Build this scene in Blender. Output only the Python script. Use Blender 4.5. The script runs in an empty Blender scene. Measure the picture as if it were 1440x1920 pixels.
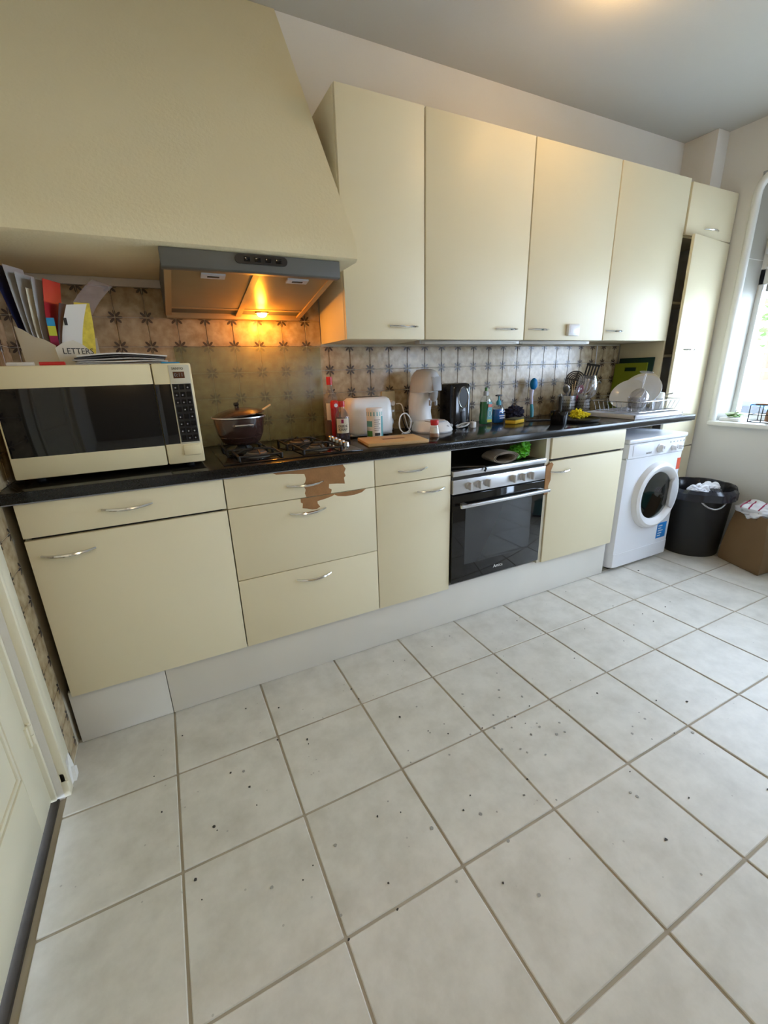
import bpy, bmesh, math, random
from mathutils import Vector, Matrix, noise
random.seed(7)
PI = math.pi
scene = bpy.context.scene
COL = scene.collection

# ------------------------------------------------------------------ camera, world, lights, exposure
def make_camera():
    cd = bpy.data.cameras.new('camera'); co = bpy.data.objects.new('camera', cd); COL.objects.link(co)
    F, RX, RY, RZ = 808.247, 0.3135, -0.0306, 0.4569
    cy, sy = math.cos(RZ), math.sin(RZ)
    fw = Vector((sy * math.cos(RX), cy * math.cos(RX), -math.sin(RX)))
    ri = Vector((cy, -sy, 0)); up = ri.cross(fw)
    r2 = ri * math.cos(RY) + up * math.sin(RY); u2 = -ri * math.sin(RY) + up * math.cos(RY)
    m = Matrix((r2, u2, -fw)).transposed().to_4x4()
    m.translation = Vector((0.5666, -2.2418, 1.3075))
    co.matrix_world = m
    cd.sensor_fit = 'HORIZONTAL'; cd.sensor_width = 36; cd.lens = F / 1440 * 36
    cd.clip_start = 0.02
    scene.camera = co
make_camera()

w = bpy.data.worlds.new('world'); scene.world = w; w.use_nodes = True
bg = w.node_tree.nodes['Background']
bg.inputs['Color'].default_value = (0.66, 0.79, 1.0, 1)
bg.inputs['Strength'].default_value = 21.5

vs = scene.view_settings
vs.view_transform = 'Standard'; vs.look = 'None'; vs.gamma = 1; vs.use_curve_mapping = False
vs.exposure = -0.02

# window portal: guides sky sampling through the real window opening
pl = bpy.data.lights.new('window_portal', 'AREA'); pl.shape = 'RECTANGLE'; pl.size = 0.9; pl.size_y = 1.54
pl.cycles.is_portal = True
po = bpy.data.objects.new('window_portal', pl); COL.objects.link(po)
po.location = (4.5, -1.215, 1.37); po.rotation_euler = (0, PI / 2, 0)
pl2 = bpy.data.lights.new('glazed_door_portal', 'AREA'); pl2.shape = 'RECTANGLE'; pl2.size = 1.9; pl2.size_y = 0.5
pl2.cycles.is_portal = True
po2 = bpy.data.objects.new('glazed_door_portal', pl2); COL.objects.link(po2)
po2.location = (4.5, -2.785, 1.12); po2.rotation_euler = (0, PI / 2, 0)

pl3 = bpy.data.lights.new('added_window_portal', 'AREA'); pl3.shape = 'RECTANGLE'; pl3.size = 0.5; pl3.size_y = 0.7  # guides sky sampling through the added rear opening
pl3.cycles.is_portal = True
po3 = bpy.data.objects.new('added_window_portal', pl3); COL.objects.link(po3)
po3.location = (3.80, -3.53, 1.45); po3.rotation_euler = (-PI / 2, 0, 0)

# ------------------------------------------------------------------ helpers
class MB:
    def __init__(s): s.bm = bmesh.new()
    def _new(s, before): return [v for v in s.bm.verts if v not in before]
    def box(s, x0, x1, y0, y1, z0, z1, bev=0.0, seg=2, M=None):
        t = bmesh.new()
        bmesh.ops.create_cube(t, size=1)
        for v in t.verts:
            v.co = Vector(((x0 + x1) / 2 + v.co.x * (x1 - x0), (y0 + y1) / 2 + v.co.y * (y1 - y0), (z0 + z1) / 2 + v.co.z * (z1 - z0)))
        if bev > 0:
            bmesh.ops.bevel(t, geom=list(t.edges), offset=bev, segments=seg, profile=0.5, affect='EDGES')
        return s._merge(t, M)
    def _merge(s, t, M=None):
        if M is not None: bmesh.ops.transform(t, matrix=M, verts=list(t.verts))
        vm = {}
        for v in t.verts: vm[v] = s.bm.verts.new(v.co)
        for f in t.faces:
            try: s.bm.faces.new([vm[v] for v in f.verts])
            except ValueError: pass
        t.free(); return s
    def lathe(s, prof, c=(0, 0, 0), seg=24, axis='z', M=None, sx=1, sy=1):
        t = bmesh.new(); rings = []
        for r, h in prof:
            if r <= 1e-6: rings.append([t.verts.new((0, 0, h))])
            else: rings.append([t.verts.new((r * sx * math.cos(2 * PI * i / seg), r * sy * math.sin(2 * PI * i / seg), h)) for i in range(seg)])
        for a, b in zip(rings, rings[1:]):
            for i in range(seg):
                j = (i + 1) % seg
                if len(a) == 1 and len(b) == 1: continue
                if len(a) == 1: t.faces.new((a[0], b[j], b[i])) if False else t.faces.new((a[0], b[i], b[j]))
                elif len(b) == 1: t.faces.new((a[i], b[0], a[j]))
                else: t.faces.new((a[i], b[i], b[j], a[j]))
        bmesh.ops.recalc_face_normals(t, faces=list(t.faces))
        A = Matrix.Identity(4)
        if axis == 'y': A = Matrix.Rotation(PI / 2, 4, 'X')      # local +z -> -y (towards the room)
        if axis == 'x': A = Matrix.Rotation(PI / 2, 4, 'Y')
        A = Matrix.Translation(c) @ A
        if M is not None: A = M @ A
        return s._merge(t, A)
    def cyl(s, c, r, h, axis='z', seg=24, r2=None, bev=0.0, M=None):
        r2 = r if r2 is None else r2
        if bev > 0: pr = [(0, 0), (r - bev, 0), (r, bev), (r2, h - bev), (r2 - bev, h), (0, h)]
        else: pr = [(0, 0), (r, 0), (r2, h), (0, h)]
        return s.lathe(pr, c, seg, axis, M)
    def tube(s, pts, r, seg=8, closed=False, M=None, flat=1.0):
        pts = [Vector(p) for p in pts]; t = bmesh.new(); rings = []; n = len(pts)
        up = None
        for i, p in enumerate(pts):
            if closed: d = pts[(i + 1) % n] - pts[i - 1]
            else: d = pts[min(i + 1, n - 1)] - pts[max(i - 1, 0)]
            d.normalize()
            if up is None:
                up = Vector((0, 0, 1)) if abs(d.z) < 0.9 else Vector((0, 1, 0))
            a = d.cross(up)
            if a.length < 1e-5: a = d.cross(Vector((1, 0.3, 0)))
            a.normalize(); b = a.cross(d).normalized(); up = b
            rr = r[i] if isinstance(r, (list, tuple)) else r
            rings.append([t.verts.new(p + a * rr * math.cos(2 * PI * k / seg) + b * rr * flat * math.sin(2 * PI * k / seg)) for k in range(seg)])
        m = n if closed else n - 1
        for i in range(m):
            A, B = rings[i], rings[(i + 1) % n]
            for k in range(seg):
                t.faces.new((A[k], A[(k + 1) % seg], B[(k + 1) % seg], B[k]))
        if not closed:
            t.faces.new(rings[0][::-1]); t.faces.new(rings[-1])
        bmesh.ops.recalc_face_normals(t, faces=list(t.faces))
        return s._merge(t, M)
    def prism(s, poly, a, b, axis='y', bev=0.0, M=None):
        """poly: 2-D outline; axis = extrusion axis. 'y': poly=(x,z); 'z': (x,y); 'x': (y,z)"""
        t = bmesh.new()
        def P(u, v, w):
            return {'y': (u, w, v), 'z': (u, v, w), 'x': (w, u, v)}[axis]
        A = [t.verts.new(P(u, v, a)) for u, v in poly]; B = [t.verts.new(P(u, v, b)) for u, v in poly]
        t.faces.new(A); t.faces.new(B[::-1]); n = len(poly)
        for i in range(n): t.faces.new((A[i], B[i], B[(i + 1) % n], A[(i + 1) % n]))
        bmesh.ops.recalc_face_normals(t, faces=list(t.faces))
        if bev > 0:
            bmesh.ops.bevel(t, geom=list(t.edges), offset=bev, segments=2, profile=0.5, affect='EDGES')
        return s._merge(t, M)
    def loft(s, rings, cap=True, M=None):
        t = bmesh.new(); R = [[t.verts.new(p) for p in ring] for ring in rings]; n = len(R[0])
        for A, B in zip(R, R[1:]):
            for k in range(n): t.faces.new((A[k], A[(k + 1) % n], B[(k + 1) % n], B[k]))
        if cap: t.faces.new(R[0][::-1]); t.faces.new(R[-1])
        bmesh.ops.recalc_face_normals(t, faces=list(t.faces))
        return s._merge(t, M)
    def sphere(s, c, r, sc=(1, 1, 1), seg=16, rings=10, M=None):
        t = bmesh.new(); bmesh.ops.create_uvsphere(t, u_segments=seg, v_segments=rings, radius=r)
        for v in t.verts: v.co = Vector((c[0] + v.co.x * sc[0], c[1] + v.co.y * sc[1], c[2] + v.co.z * sc[2]))
        return s._merge(t, M)
    def blob(s, c, r, sc=(1, 1, 1), amp=0.3, freq=3, sub=4, seed=0, M=None):
        t = bmesh.new(); bmesh.ops.create_icosphere(t, subdivisions=sub, radius=1)
        for v in t.verts:
            d = v.co.normalized(); o = Vector((seed * 7.3, seed * 3.1, seed))
            k = 1 + amp * (abs(noise.noise(d * freq + o)) * 2 - 0.4) + amp * 0.5 * noise.noise(d * freq * 2.7 + o)
            v.co = Vector((c[0] + d.x * r * k * sc[0], c[1] + d.y * r * k * sc[1], c[2] + d.z * r * k * sc[2]))
        return s._merge(t, M)
    def sheet(s, fn, nu, nv, th=0.0008, M=None):
        """curved sheet: fn(u,v) -> point, given a real thickness"""
        t = bmesh.new(); g = [[t.verts.new(fn(i / nu, j / nv)) for j in range(nv + 1)] for i in range(nu + 1)]
        for i in range(nu):
            for j in range(nv): t.faces.new((g[i][j], g[i + 1][j], g[i + 1][j + 1], g[i][j + 1]))
        bmesh.ops.recalc_face_normals(t, faces=list(t.faces))
        bmesh.ops.solidify(t, geom=list(t.faces), thickness=th)
        return s._merge(t, M)
    def build(s, name, mat, parent=None, org=(0, 0, 0), smooth=True, ang=35):
        if parent is not None: org = ORG[parent.name]
        o = Vector(org)
        me = bpy.data.meshes.new(name)
        for v in s.bm.verts: v.co -= o
        s.bm.to_mesh(me); s.bm.free()
        if smooth:
            for p in me.polygons: p.use_smooth = True
            me.set_sharp_from_angle(angle=math.radians(ang))
        me.materials.append(MAT[mat] if isinstance(mat, str) else mat)
        ob = bpy.data.objects.new(name, me); COL.objects.link(ob)
        if parent is not None: ob.parent = parent
        else: ob.location = o
        ORG[ob.name] = o
        return ob
ORG = {}
def tag(o, label=None, cat=None, group=None, kind=None):
    if label: o['label'] = label
    if cat: o['category'] = cat
    if group: o['group'] = group
    if kind: o['kind'] = kind
    return o
def thing(name, label, cat, loc=(0, 0, 0), group=None, local=False, rot=(0, 0, 0)):
    """an Empty at the thing's base. local=True: parts are written in the thing's own coordinates"""
    e = bpy.data.objects.new(name, None); COL.objects.link(e)
    e.empty_display_size = 0.05; e.location = loc; e.rotation_euler = rot
    ORG[e.name] = Vector((0, 0, 0)) if local else Vector(loc)
    return tag(e, label, cat, group)
def plabel(o, label): o['label'] = label; return o
def copy_part(src, parent, loc, name=None):
    c = src.copy(); COL.objects.link(c); c.parent = parent; c.location = Vector(loc) - ORG[parent.name]
    ORG[c.name] = Vector((0, 0, 0)); return c
def text(name, txt, size, mat, parent, loc, rot=(PI / 2, 0, 0), depth=0.0004, align='CENTER', sx=1):
    """lettering, flat print with a hair of thickness, converted to mesh"""
    cu = bpy.data.curves.new(name, 'FONT'); cu.body = txt; cu.size = size; cu.extrude = depth; cu.align_x = align; cu.align_y = 'CENTER'; cu.resolution_u = 2
    ob = bpy.data.objects.new(name + '_t', cu); COL.objects.link(ob)
    dg = bpy.context.evaluated_depsgraph_get()
    me = bpy.data.meshes.new_from_object(ob.evaluated_get(dg)); bpy.data.objects.remove(ob); bpy.data.curves.remove(cu)
    me.name = name; me.materials.clear(); me.materials.append(MAT[mat])
    o = bpy.data.objects.new(name, me); COL.objects.link(o); o.parent = parent
    o.location = Vector(loc) - ORG[parent.name]; o.rotation_euler = rot; o.scale = (sx, 1, 1)
    return o

# ------------------------------------------------------------------ materials
MAT = {}
def mat(name, col, rough=0.5, metal=0.0, spec=0.5, trans=0.0, ior=1.45, var=0.0, vscale=8.0, bump=0.0, bscale=60.0, emit=None, estr=0.0, coat=0.0, alpha=1.0, rvar=0.0, sheen=0.0, sss=0.0):
    m = bpy.data.materials.new(name); m.use_nodes = True; nt = m.node_tree; b = nt.nodes['Principled BSDF']
    b.inputs['Base Color'].default_value = (*col, 1); b.inputs['Roughness'].default_value = rough
    b.inputs['Metallic'].default_value = metal; b.inputs['IOR'].default_value = ior
    b.inputs['Specular IOR Level'].default_value = spec
    b.inputs['Transmission Weight'].default_value = trans; b.inputs['Coat Weight'].default_value = coat
    b.inputs['Alpha'].default_value = alpha; b.inputs['Sheen Weight'].default_value = sheen
    if emit: b.inputs['Emission Color'].default_value = (*emit, 1); b.inputs['Emission Strength'].default_value = estr
    tc = nt.nodes.new('ShaderNodeTexCoord')
    if var > 0 or rvar > 0:
        n = nt.nodes.new('ShaderNodeTexNoise'); n.inputs['Scale'].default_value = vscale; n.inputs['Detail'].default_value = 5
        nt.links.new(tc.outputs['Object'], n.inputs['Vector'])
        if var > 0:
            r = nt.nodes.new('ShaderNodeMix'); r.data_type = 'RGBA'
            r.inputs[6].default_value = (*[max(0, c * (1 - var)) for c in col], 1); r.inputs[7].default_value = (*[min(1, c * (1 + var)) for c in col], 1)
            nt.links.new(n.outputs['Fac'], r.inputs[0]); nt.links.new(r.outputs[2], b.inputs['Base Color'])
        if rvar > 0:
            mr = nt.nodes.new('ShaderNodeMapRange'); mr.inputs[3].default_value = max(0, rough - rvar); mr.inputs[4].default_value = min(1, rough + rvar)
            nt.links.new(n.outputs['Fac'], mr.inputs[0]); nt.links.new(mr.outputs[0], b.inputs['Roughness'])
    if bump > 0:
        n2 = nt.nodes.new('ShaderNodeTexNoise'); n2.inputs['Scale'].default_value = bscale; n2.inputs['Detail'].default_value = 4
        nt.links.new(tc.outputs['Object'], n2.inputs['Vector'])
        bp = nt.nodes.new('ShaderNodeBump'); bp.inputs['Strength'].default_value = bump; bp.inputs['Distance'].default_value = 0.004
        nt.links.new(n2.outputs['Fac'], bp.inputs['Height']); nt.links.new(bp.outputs['Normal'], b.inputs['Normal'])
    MAT[name] = m; return m
def clear(name, tint, opac=0.15, rough=0.03, body=(1, 1, 1)):
    """thin clear plastic or glass: lets light straight through, reflects a little, carries a tint"""
    m = bpy.data.materials.new(name); m.use_nodes = True; nt = m.node_tree; b = nt.nodes['Principled BSDF']; out = nt.nodes['Material Output']
    b.inputs['Base Color'].default_value = (*body, 1); b.inputs['Roughness'].default_value = rough
    t = nt.nodes.new('ShaderNodeBsdfTransparent'); t.inputs['Color'].default_value = (*tint, 1)
    g = nt.nodes.new('ShaderNodeBsdfGlossy'); g.inputs['Roughness'].default_value = rough
    lw = nt.nodes.new('ShaderNodeLayerWeight'); lw.inputs['Blend'].default_value = 0.5
    pw = nt.nodes.new('ShaderNodeMath'); pw.operation = 'POWER'; pw.inputs[1].default_value = 2.6
    ma = nt.nodes.new('ShaderNodeMath'); ma.operation = 'MULTIPLY_ADD'; ma.inputs[1].default_value = 0.65; ma.inputs[2].default_value = 0.045
    nt.links.new(lw.outputs['Facing'], pw.inputs[0]); nt.links.new(pw.outputs[0], ma.inputs[0])
    m1 = nt.nodes.new('ShaderNodeMixShader'); nt.links.new(ma.outputs[0], m1.inputs[0]); nt.links.new(t.outputs[0], m1.inputs[1]); nt.links.new(g.outputs[0], m1.inputs[2])
    m2 = nt.nodes.new('ShaderNodeMixShader'); m2.inputs[0].default_value = opac; nt.links.new(m1.outputs[0], m2.inputs[1]); nt.links.new(b.outputs[0], m2.inputs[2])
    nt.links.new(m2.outputs[0], out.inputs['Surface'])
    MAT[name] = m; return m

mat('plaster', (0.76, 0.73, 0.67), 0.85, var=0.04, vscale=2.5, bump=0.12, bscale=120)
mat('plaster_hood', (0.76, 0.67, 0.44), 0.85, var=0.05, vscale=2.0, bump=0.35, bscale=90)
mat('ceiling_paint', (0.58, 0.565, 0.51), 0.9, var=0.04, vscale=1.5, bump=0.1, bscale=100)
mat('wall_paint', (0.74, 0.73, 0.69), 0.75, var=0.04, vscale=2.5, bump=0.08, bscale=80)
mat('rear_paint', (0.30, 0.25, 0.17), 0.8, var=0.05, vscale=2)
mat('wood_paint', (0.82, 0.76, 0.58), 0.35, var=0.04, vscale=3, bump=0.05, bscale=30)
mat('blind', (0.50, 0.48, 0.40), 0.9, var=0.03)
mat('window_paint', (0.80, 0.80, 0.76), 0.3, var=0.03, vscale=3)
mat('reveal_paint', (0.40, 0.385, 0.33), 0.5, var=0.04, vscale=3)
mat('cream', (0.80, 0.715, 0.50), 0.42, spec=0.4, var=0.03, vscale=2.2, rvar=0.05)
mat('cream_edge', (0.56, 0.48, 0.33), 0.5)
mat('cream_dark', (0.42, 0.38, 0.27), 0.6)
mat('carcass', (0.62, 0.57, 0.44), 0.5)
mat('gap_dark', (0.03, 0.025, 0.02), 0.8)
mat('plinth_white', (0.74, 0.71, 0.64), 0.45, var=0.05, vscale=4)
mat('chip', (0.34, 0.17, 0.065), 0.85, var=0.25, vscale=30, bump=0.4, bscale=120)
mat('chrome', (0.72, 0.72, 0.72), 0.12, 1.0)
mat('steel', (0.55, 0.55, 0.56), 0.3, 1.0, rvar=0.08, vscale=12)
mat('alu', (0.62, 0.62, 0.64), 0.38, 1.0)
mat('granite', (0.010, 0.010, 0.010), 0.16, var=0.9, vscale=260, spec=0.4)
mat('black_glass', (0.006, 0.006, 0.007), 0.05, spec=0.6)
mat('oven_window', (0.02, 0.022, 0.024), 0.06, spec=0.75)
mat('black_plastic', (0.012, 0.012, 0.013), 0.35)
mat('black_gloss', (0.008, 0.008, 0.01), 0.1)
mat('black_iron', (0.014, 0.013, 0.012), 0.55, bump=0.1)
mat('rubber', (0.02, 0.02, 0.02), 0.8)
mat('white_plastic', (0.80, 0.80, 0.80), 0.28)
mat('white_enamel', (0.86, 0.88, 0.93), 0.22)
mat('grey_plastic', (0.36, 0.36, 0.37), 0.4)
mat('lightgrey_plastic', (0.55, 0.55, 0.56), 0.35)
mat('microwave_shell', (0.80, 0.71, 0.46), 0.38, var=0.04, vscale=5)
mat('microwave_panel', (0.60, 0.57, 0.45), 0.4)
mat('display_brown', (0.10, 0.035, 0.015), 0.2)
mat('hood_metal', (0.11, 0.11, 0.10), 0.5, 0.0, rvar=0.05)
mat('hood_under', (0.30, 0.23, 0.13), 0.3, 0.25, var=0.15, vscale=10)
mat('hood_rail', (0.42, 0.28, 0.13), 0.4)
mat('pot_brown', (0.045, 0.022, 0.018), 0.16, spec=0.7, coat=0.4)
mat('bamboo', (0.62, 0.40, 0.18), 0.5, var=0.12, vscale=14)
mat('red_plastic', (0.55, 0.02, 0.02), 0.3)
mat('red_label', (0.38, 0.02, 0.025), 0.35)
mat('paper', (0.78, 0.77, 0.73), 0.8)
mat('paper_grey', (0.42, 0.41, 0.40), 0.75, var=0.1, vscale=20)
mat('paper_cream', (0.72, 0.66, 0.52), 0.8)
mat('paper_pink', (0.70, 0.42, 0.36), 0.7)
mat('paper_yellow', (0.80, 0.55, 0.06), 0.6, var=0.5, vscale=60)
mat('paper_dark', (0.05, 0.05, 0.06), 0.5)
mat('navy', (0.01, 0.012, 0.05), 0.4)
mat('cyan', (0.02, 0.28, 0.55), 0.4)
mat('lime', (0.55, 0.58, 0.05), 0.5)
mat('holder_white', (0.66, 0.60, 0.48), 0.7)
mat('ink', (0.03, 0.03, 0.03), 0.6)
mat('grey_ink', (0.25, 0.25, 0.26), 0.6)
mat('print_white', (0.75, 0.75, 0.75), 0.5)
mat('teal_print', (0.12, 0.38, 0.42), 0.4)
mat('green_print', (0.08, 0.25, 0.05), 0.45)
mat('blue_sticker', (0.02, 0.22, 0.62), 0.3, var=0.25, vscale=25)
mat('red_sticker', (0.70, 0.12, 0.06), 0.4, var=0.2, vscale=60)
mat('salt', (0.80, 0.74, 0.68), 0.8)
mat('pepper', (0.35, 0.18, 0.10), 0.9)
mat('sponge_yellow', (0.85, 0.55, 0.05), 0.9, bump=0.5, bscale=300)
mat('scourer', (0.12, 0.12, 0.06), 0.95, bump=0.5, bscale=300)
mat('cloth_yellow', (0.85, 0.72, 0.02), 0.8)
mat('cloth_navy', (0.015, 0.012, 0.03), 0.9)
mat('brush_blue', (0.0, 0.22, 0.55), 0.5)
mat('brush_teal', (0.05, 0.35, 0.48), 0.4)
mat('brush_handle', (0.70, 0.68, 0.85), 0.35)
mat('board_green', (0.22, 0.27, 0.01), 0.5)
mat('board_dark', (0.006, 0.035, 0.025), 0.5)
mat('magenta', (0.30, 0.01, 0.07), 0.35)
mat('china', (0.72, 0.74, 0.76), 0.15)
mat('china_cream', (0.74, 0.70, 0.58), 0.2)
mat('tray_white', (0.80, 0.80, 0.84), 0.35)
mat('bin_black', (0.016, 0.017, 0.018), 0.45, bump=0.05)
mat('bag_black', (0.012, 0.013, 0.02), 0.22)
mat('bag_white', (0.80, 0.82, 0.88), 0.4)
mat('kraft', (0.20, 0.12, 0.055), 0.75, var=0.1, vscale=6, bump=0.15, bscale=30)
mat('teal_plastic', (0.03, 0.22, 0.2), 0.4)
mat('towel', (0.24, 0.20, 0.16), 0.95, bump=0.6, bscale=200)
mat('green_bag', (0.10, 0.42, 0.02), 0.4)
mat('drum', (0.02, 0.023, 0.025), 0.3, 0.2)
mat('socket', (0.62, 0.56, 0.38), 0.4)
mat('terracotta', (0.25, 0.12, 0.06), 0.7)
mat('leaf', (0.10, 0.22, 0.03), 0.6, var=0.4, vscale=4)
mat('leaf_pale', (0.42, 0.50, 0.28), 0.6, var=0.4, vscale=30)
mat('bark', (0.12, 0.08, 0.05), 0.9)
mat('pavement', (0.55, 0.55, 0.52), 0.9, var=0.1)
mat('render_white', (0.85, 0.85, 0.85), 0.9)
mat('car_blue', (0.02, 0.18, 0.60), 0.2, coat=0.5)
mat('threshold', (0.045, 0.035, 0.025), 0.8, var=0.5, vscale=30)
mat('raw_plaster', (0.85, 0.84, 0.80), 0.9, bump=0.5, bscale=80)
mat('grout_floor', (0.40, 0.35, 0.27), 0.9, var=0.3, vscale=5)
mat('grout_wall', (0.52, 0.46, 0.34), 0.8)
mat('crumb', (0.05, 0.045, 0.04), 0.8)
mat('spot', (0.34, 0.33, 0.30), 0.6)
mat('bulb_warm', (1, 0.6, 0.25), 0.4, emit=(1.0, 0.50, 0.12), estr=90)
mat('bulb_ceiling', (1, 0.8, 0.5), 0.4, emit=(1.0, 0.72, 0.40), estr=12)
mat('lamp_tube', (0.45, 0.43, 0.38), 0.5)
mat('bar_metal', (0.34, 0.32, 0.28), 0.45, 0.5)
clear('pane', (0.97, 0.99, 1.0), 0.0)
clear('clear_glass', (0.95, 0.95, 0.97), 0.035)
clear('clear_plastic', (0.93, 0.96, 0.96), 0.03)
clear('bottle_glass', (0.82, 0.77, 0.70), 0.13, body=(0.8, 0.75, 0.68))
clear('rose_wine', (0.75, 0.33, 0.08), 0.10, body=(0.5, 0.2, 0.03))
clear('white_wine', (0.80, 0.62, 0.40), 0.08)
clear('red_wine', (0.10, 0.02, 0.06), 0.3, body=(0.06, 0.01, 0.03))
mat('green_soap', (0.0, 0.16, 0.035), 0.1)
mat('blue_soap', (0.0, 0.13, 0.50), 0.1)
clear('splash_film', (0.92, 0.94, 0.80), 0.24, rough=0.35, body=(0.36, 0.35, 0.20))
clear('drum_glass', (0.6, 0.68, 0.7), 0.0, body=(0.02, 0.02, 0.02))
clear('sleeve', (0.85, 0.80, 0.78), 0.22, rough=0.25, body=(0.6, 0.5, 0.48))

def wall_tile_material():
    m = bpy.data.materials.new('wall_tile'); m.use_nodes = True; nt = m.node_tree; N = nt.nodes; L = nt.links; b = N['Principled BSDF']
    tc = N.new('ShaderNodeTexCoord'); sp = N.new('ShaderNodeSeparateXYZ'); L.new(tc.outputs['Object'], sp.inputs[0])
    def mt(op, a, c=None, clamp=False):
        n = N.new('ShaderNodeMath'); n.operation = op; n.use_clamp = clamp
        for i, x in enumerate((a, c)):
            if x is None: continue
            if isinstance(x, (int, float)): n.inputs[i].default_value = x
            else: L.new(x, n.inputs[i])
        return n.outputs[0]
    H = 0.058
    ax = mt('SUBTRACT', H, mt('ABSOLUTE', sp.outputs[0])); az = mt('SUBTRACT', H, mt('ABSOLUTE', sp.outputs[2]))
    r = mt('SQRT', mt('ADD', mt('MULTIPLY', ax, ax), mt('MULTIPLY', az, az)))
    th = mt('ARCTAN2', az, ax)
    pet = mt('POWER', mt('ABSOLUTE', mt('COSINE', mt('MULTIPLY', th, 4.0))), 1.3)
    lim = mt('ADD', 0.013, mt('MULTIPLY', pet, 0.017))
    inside = mt('MULTIPLY', mt('SUBTRACT', lim, r), 700, True)
    # pale veins between petals
    vein = mt('GREATER_THAN', mt('ABSOLUTE', mt('COSINE', mt('MULTIPLY', th, 4.0))) , 0.09)
    star = mt('MULTIPLY', inside, vein)
    star = mt('MULTIPLY', star, mt('GREATER_THAN', r, 0.0045))
    rc = mt('SQRT', mt('ADD', mt('MULTIPLY', sp.outputs[0], sp.outputs[0]), mt('MULTIPLY', sp.outputs[2], sp.outputs[2])))
    ring = mt('MULTIPLY', mt('SUBTRACT', rc, 0.044), 60, True)
    oi = N.new('ShaderNodeObjectInfo')
    vm = N.new('ShaderNodeVectorMath'); vm.operation = 'ADD'
    cx = N.new('ShaderNodeCombineXYZ'); L.new(mt('MULTIPLY', oi.outputs['Random'], 50), cx.inputs[0])
    L.new(tc.outputs['Object'], vm.inputs[0]); L.new(cx.outputs[0], vm.inputs[1])
    n = N.new('ShaderNodeTexNoise'); n.inputs['Scale'].default_value = 28; n.inputs['Detail'].default_value = 4; L.new(vm.outputs[0], n.inputs['Vector'])
    cr = N.new('ShaderNodeValToRGB'); L.new(n.outputs['Fac'], cr.inputs[0])
    cr.color_ramp.elements[0].position = 0.3; cr.color_ramp.elements[0].color = (0.33, 0.235, 0.12, 1)
    cr.color_ramp.elements[1].position = 0.7; cr.color_ramp.elements[1].color = (0.58, 0.46, 0.285, 1)
    m1 = N.new('ShaderNodeMix'); m1.data_type = 'RGBA'; m1.inputs[7].default_value = (0.30, 0.21, 0.115, 1)
    L.new(mt('MULTIPLY', ring, 0.55), m1.inputs[0]); L.new(cr.outputs[0], m1.inputs[6])
    m2 = N.new('ShaderNodeMix'); m2.data_type = 'RGBA'; m2.inputs[7].default_value = (0.045, 0.032, 0.028, 1)
    L.new(mt('MULTIPLY', star, 0.92), m2.inputs[0]); L.new(m1.outputs[2], m2.inputs[6])
    L.new(m2.outputs[2], b.inputs['Base Color']); b.inputs['Roughness'].default_value = 0.24
    nb = N.new('ShaderNodeTexNoise'); nb.inputs['Scale'].default_value = 22; L.new(vm.outputs[0], nb.inputs['Vector'])
    bp = N.new('ShaderNodeBump'); bp.inputs['Strength'].default_value = 0.35; bp.inputs['Distance'].default_value = 0.004
    L.new(nb.outputs['Fac'], bp.inputs['Height']); L.new(bp.outputs[0], b.inputs['Normal'])
    MAT['wall_tile'] = m
wall_tile_material()
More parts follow.
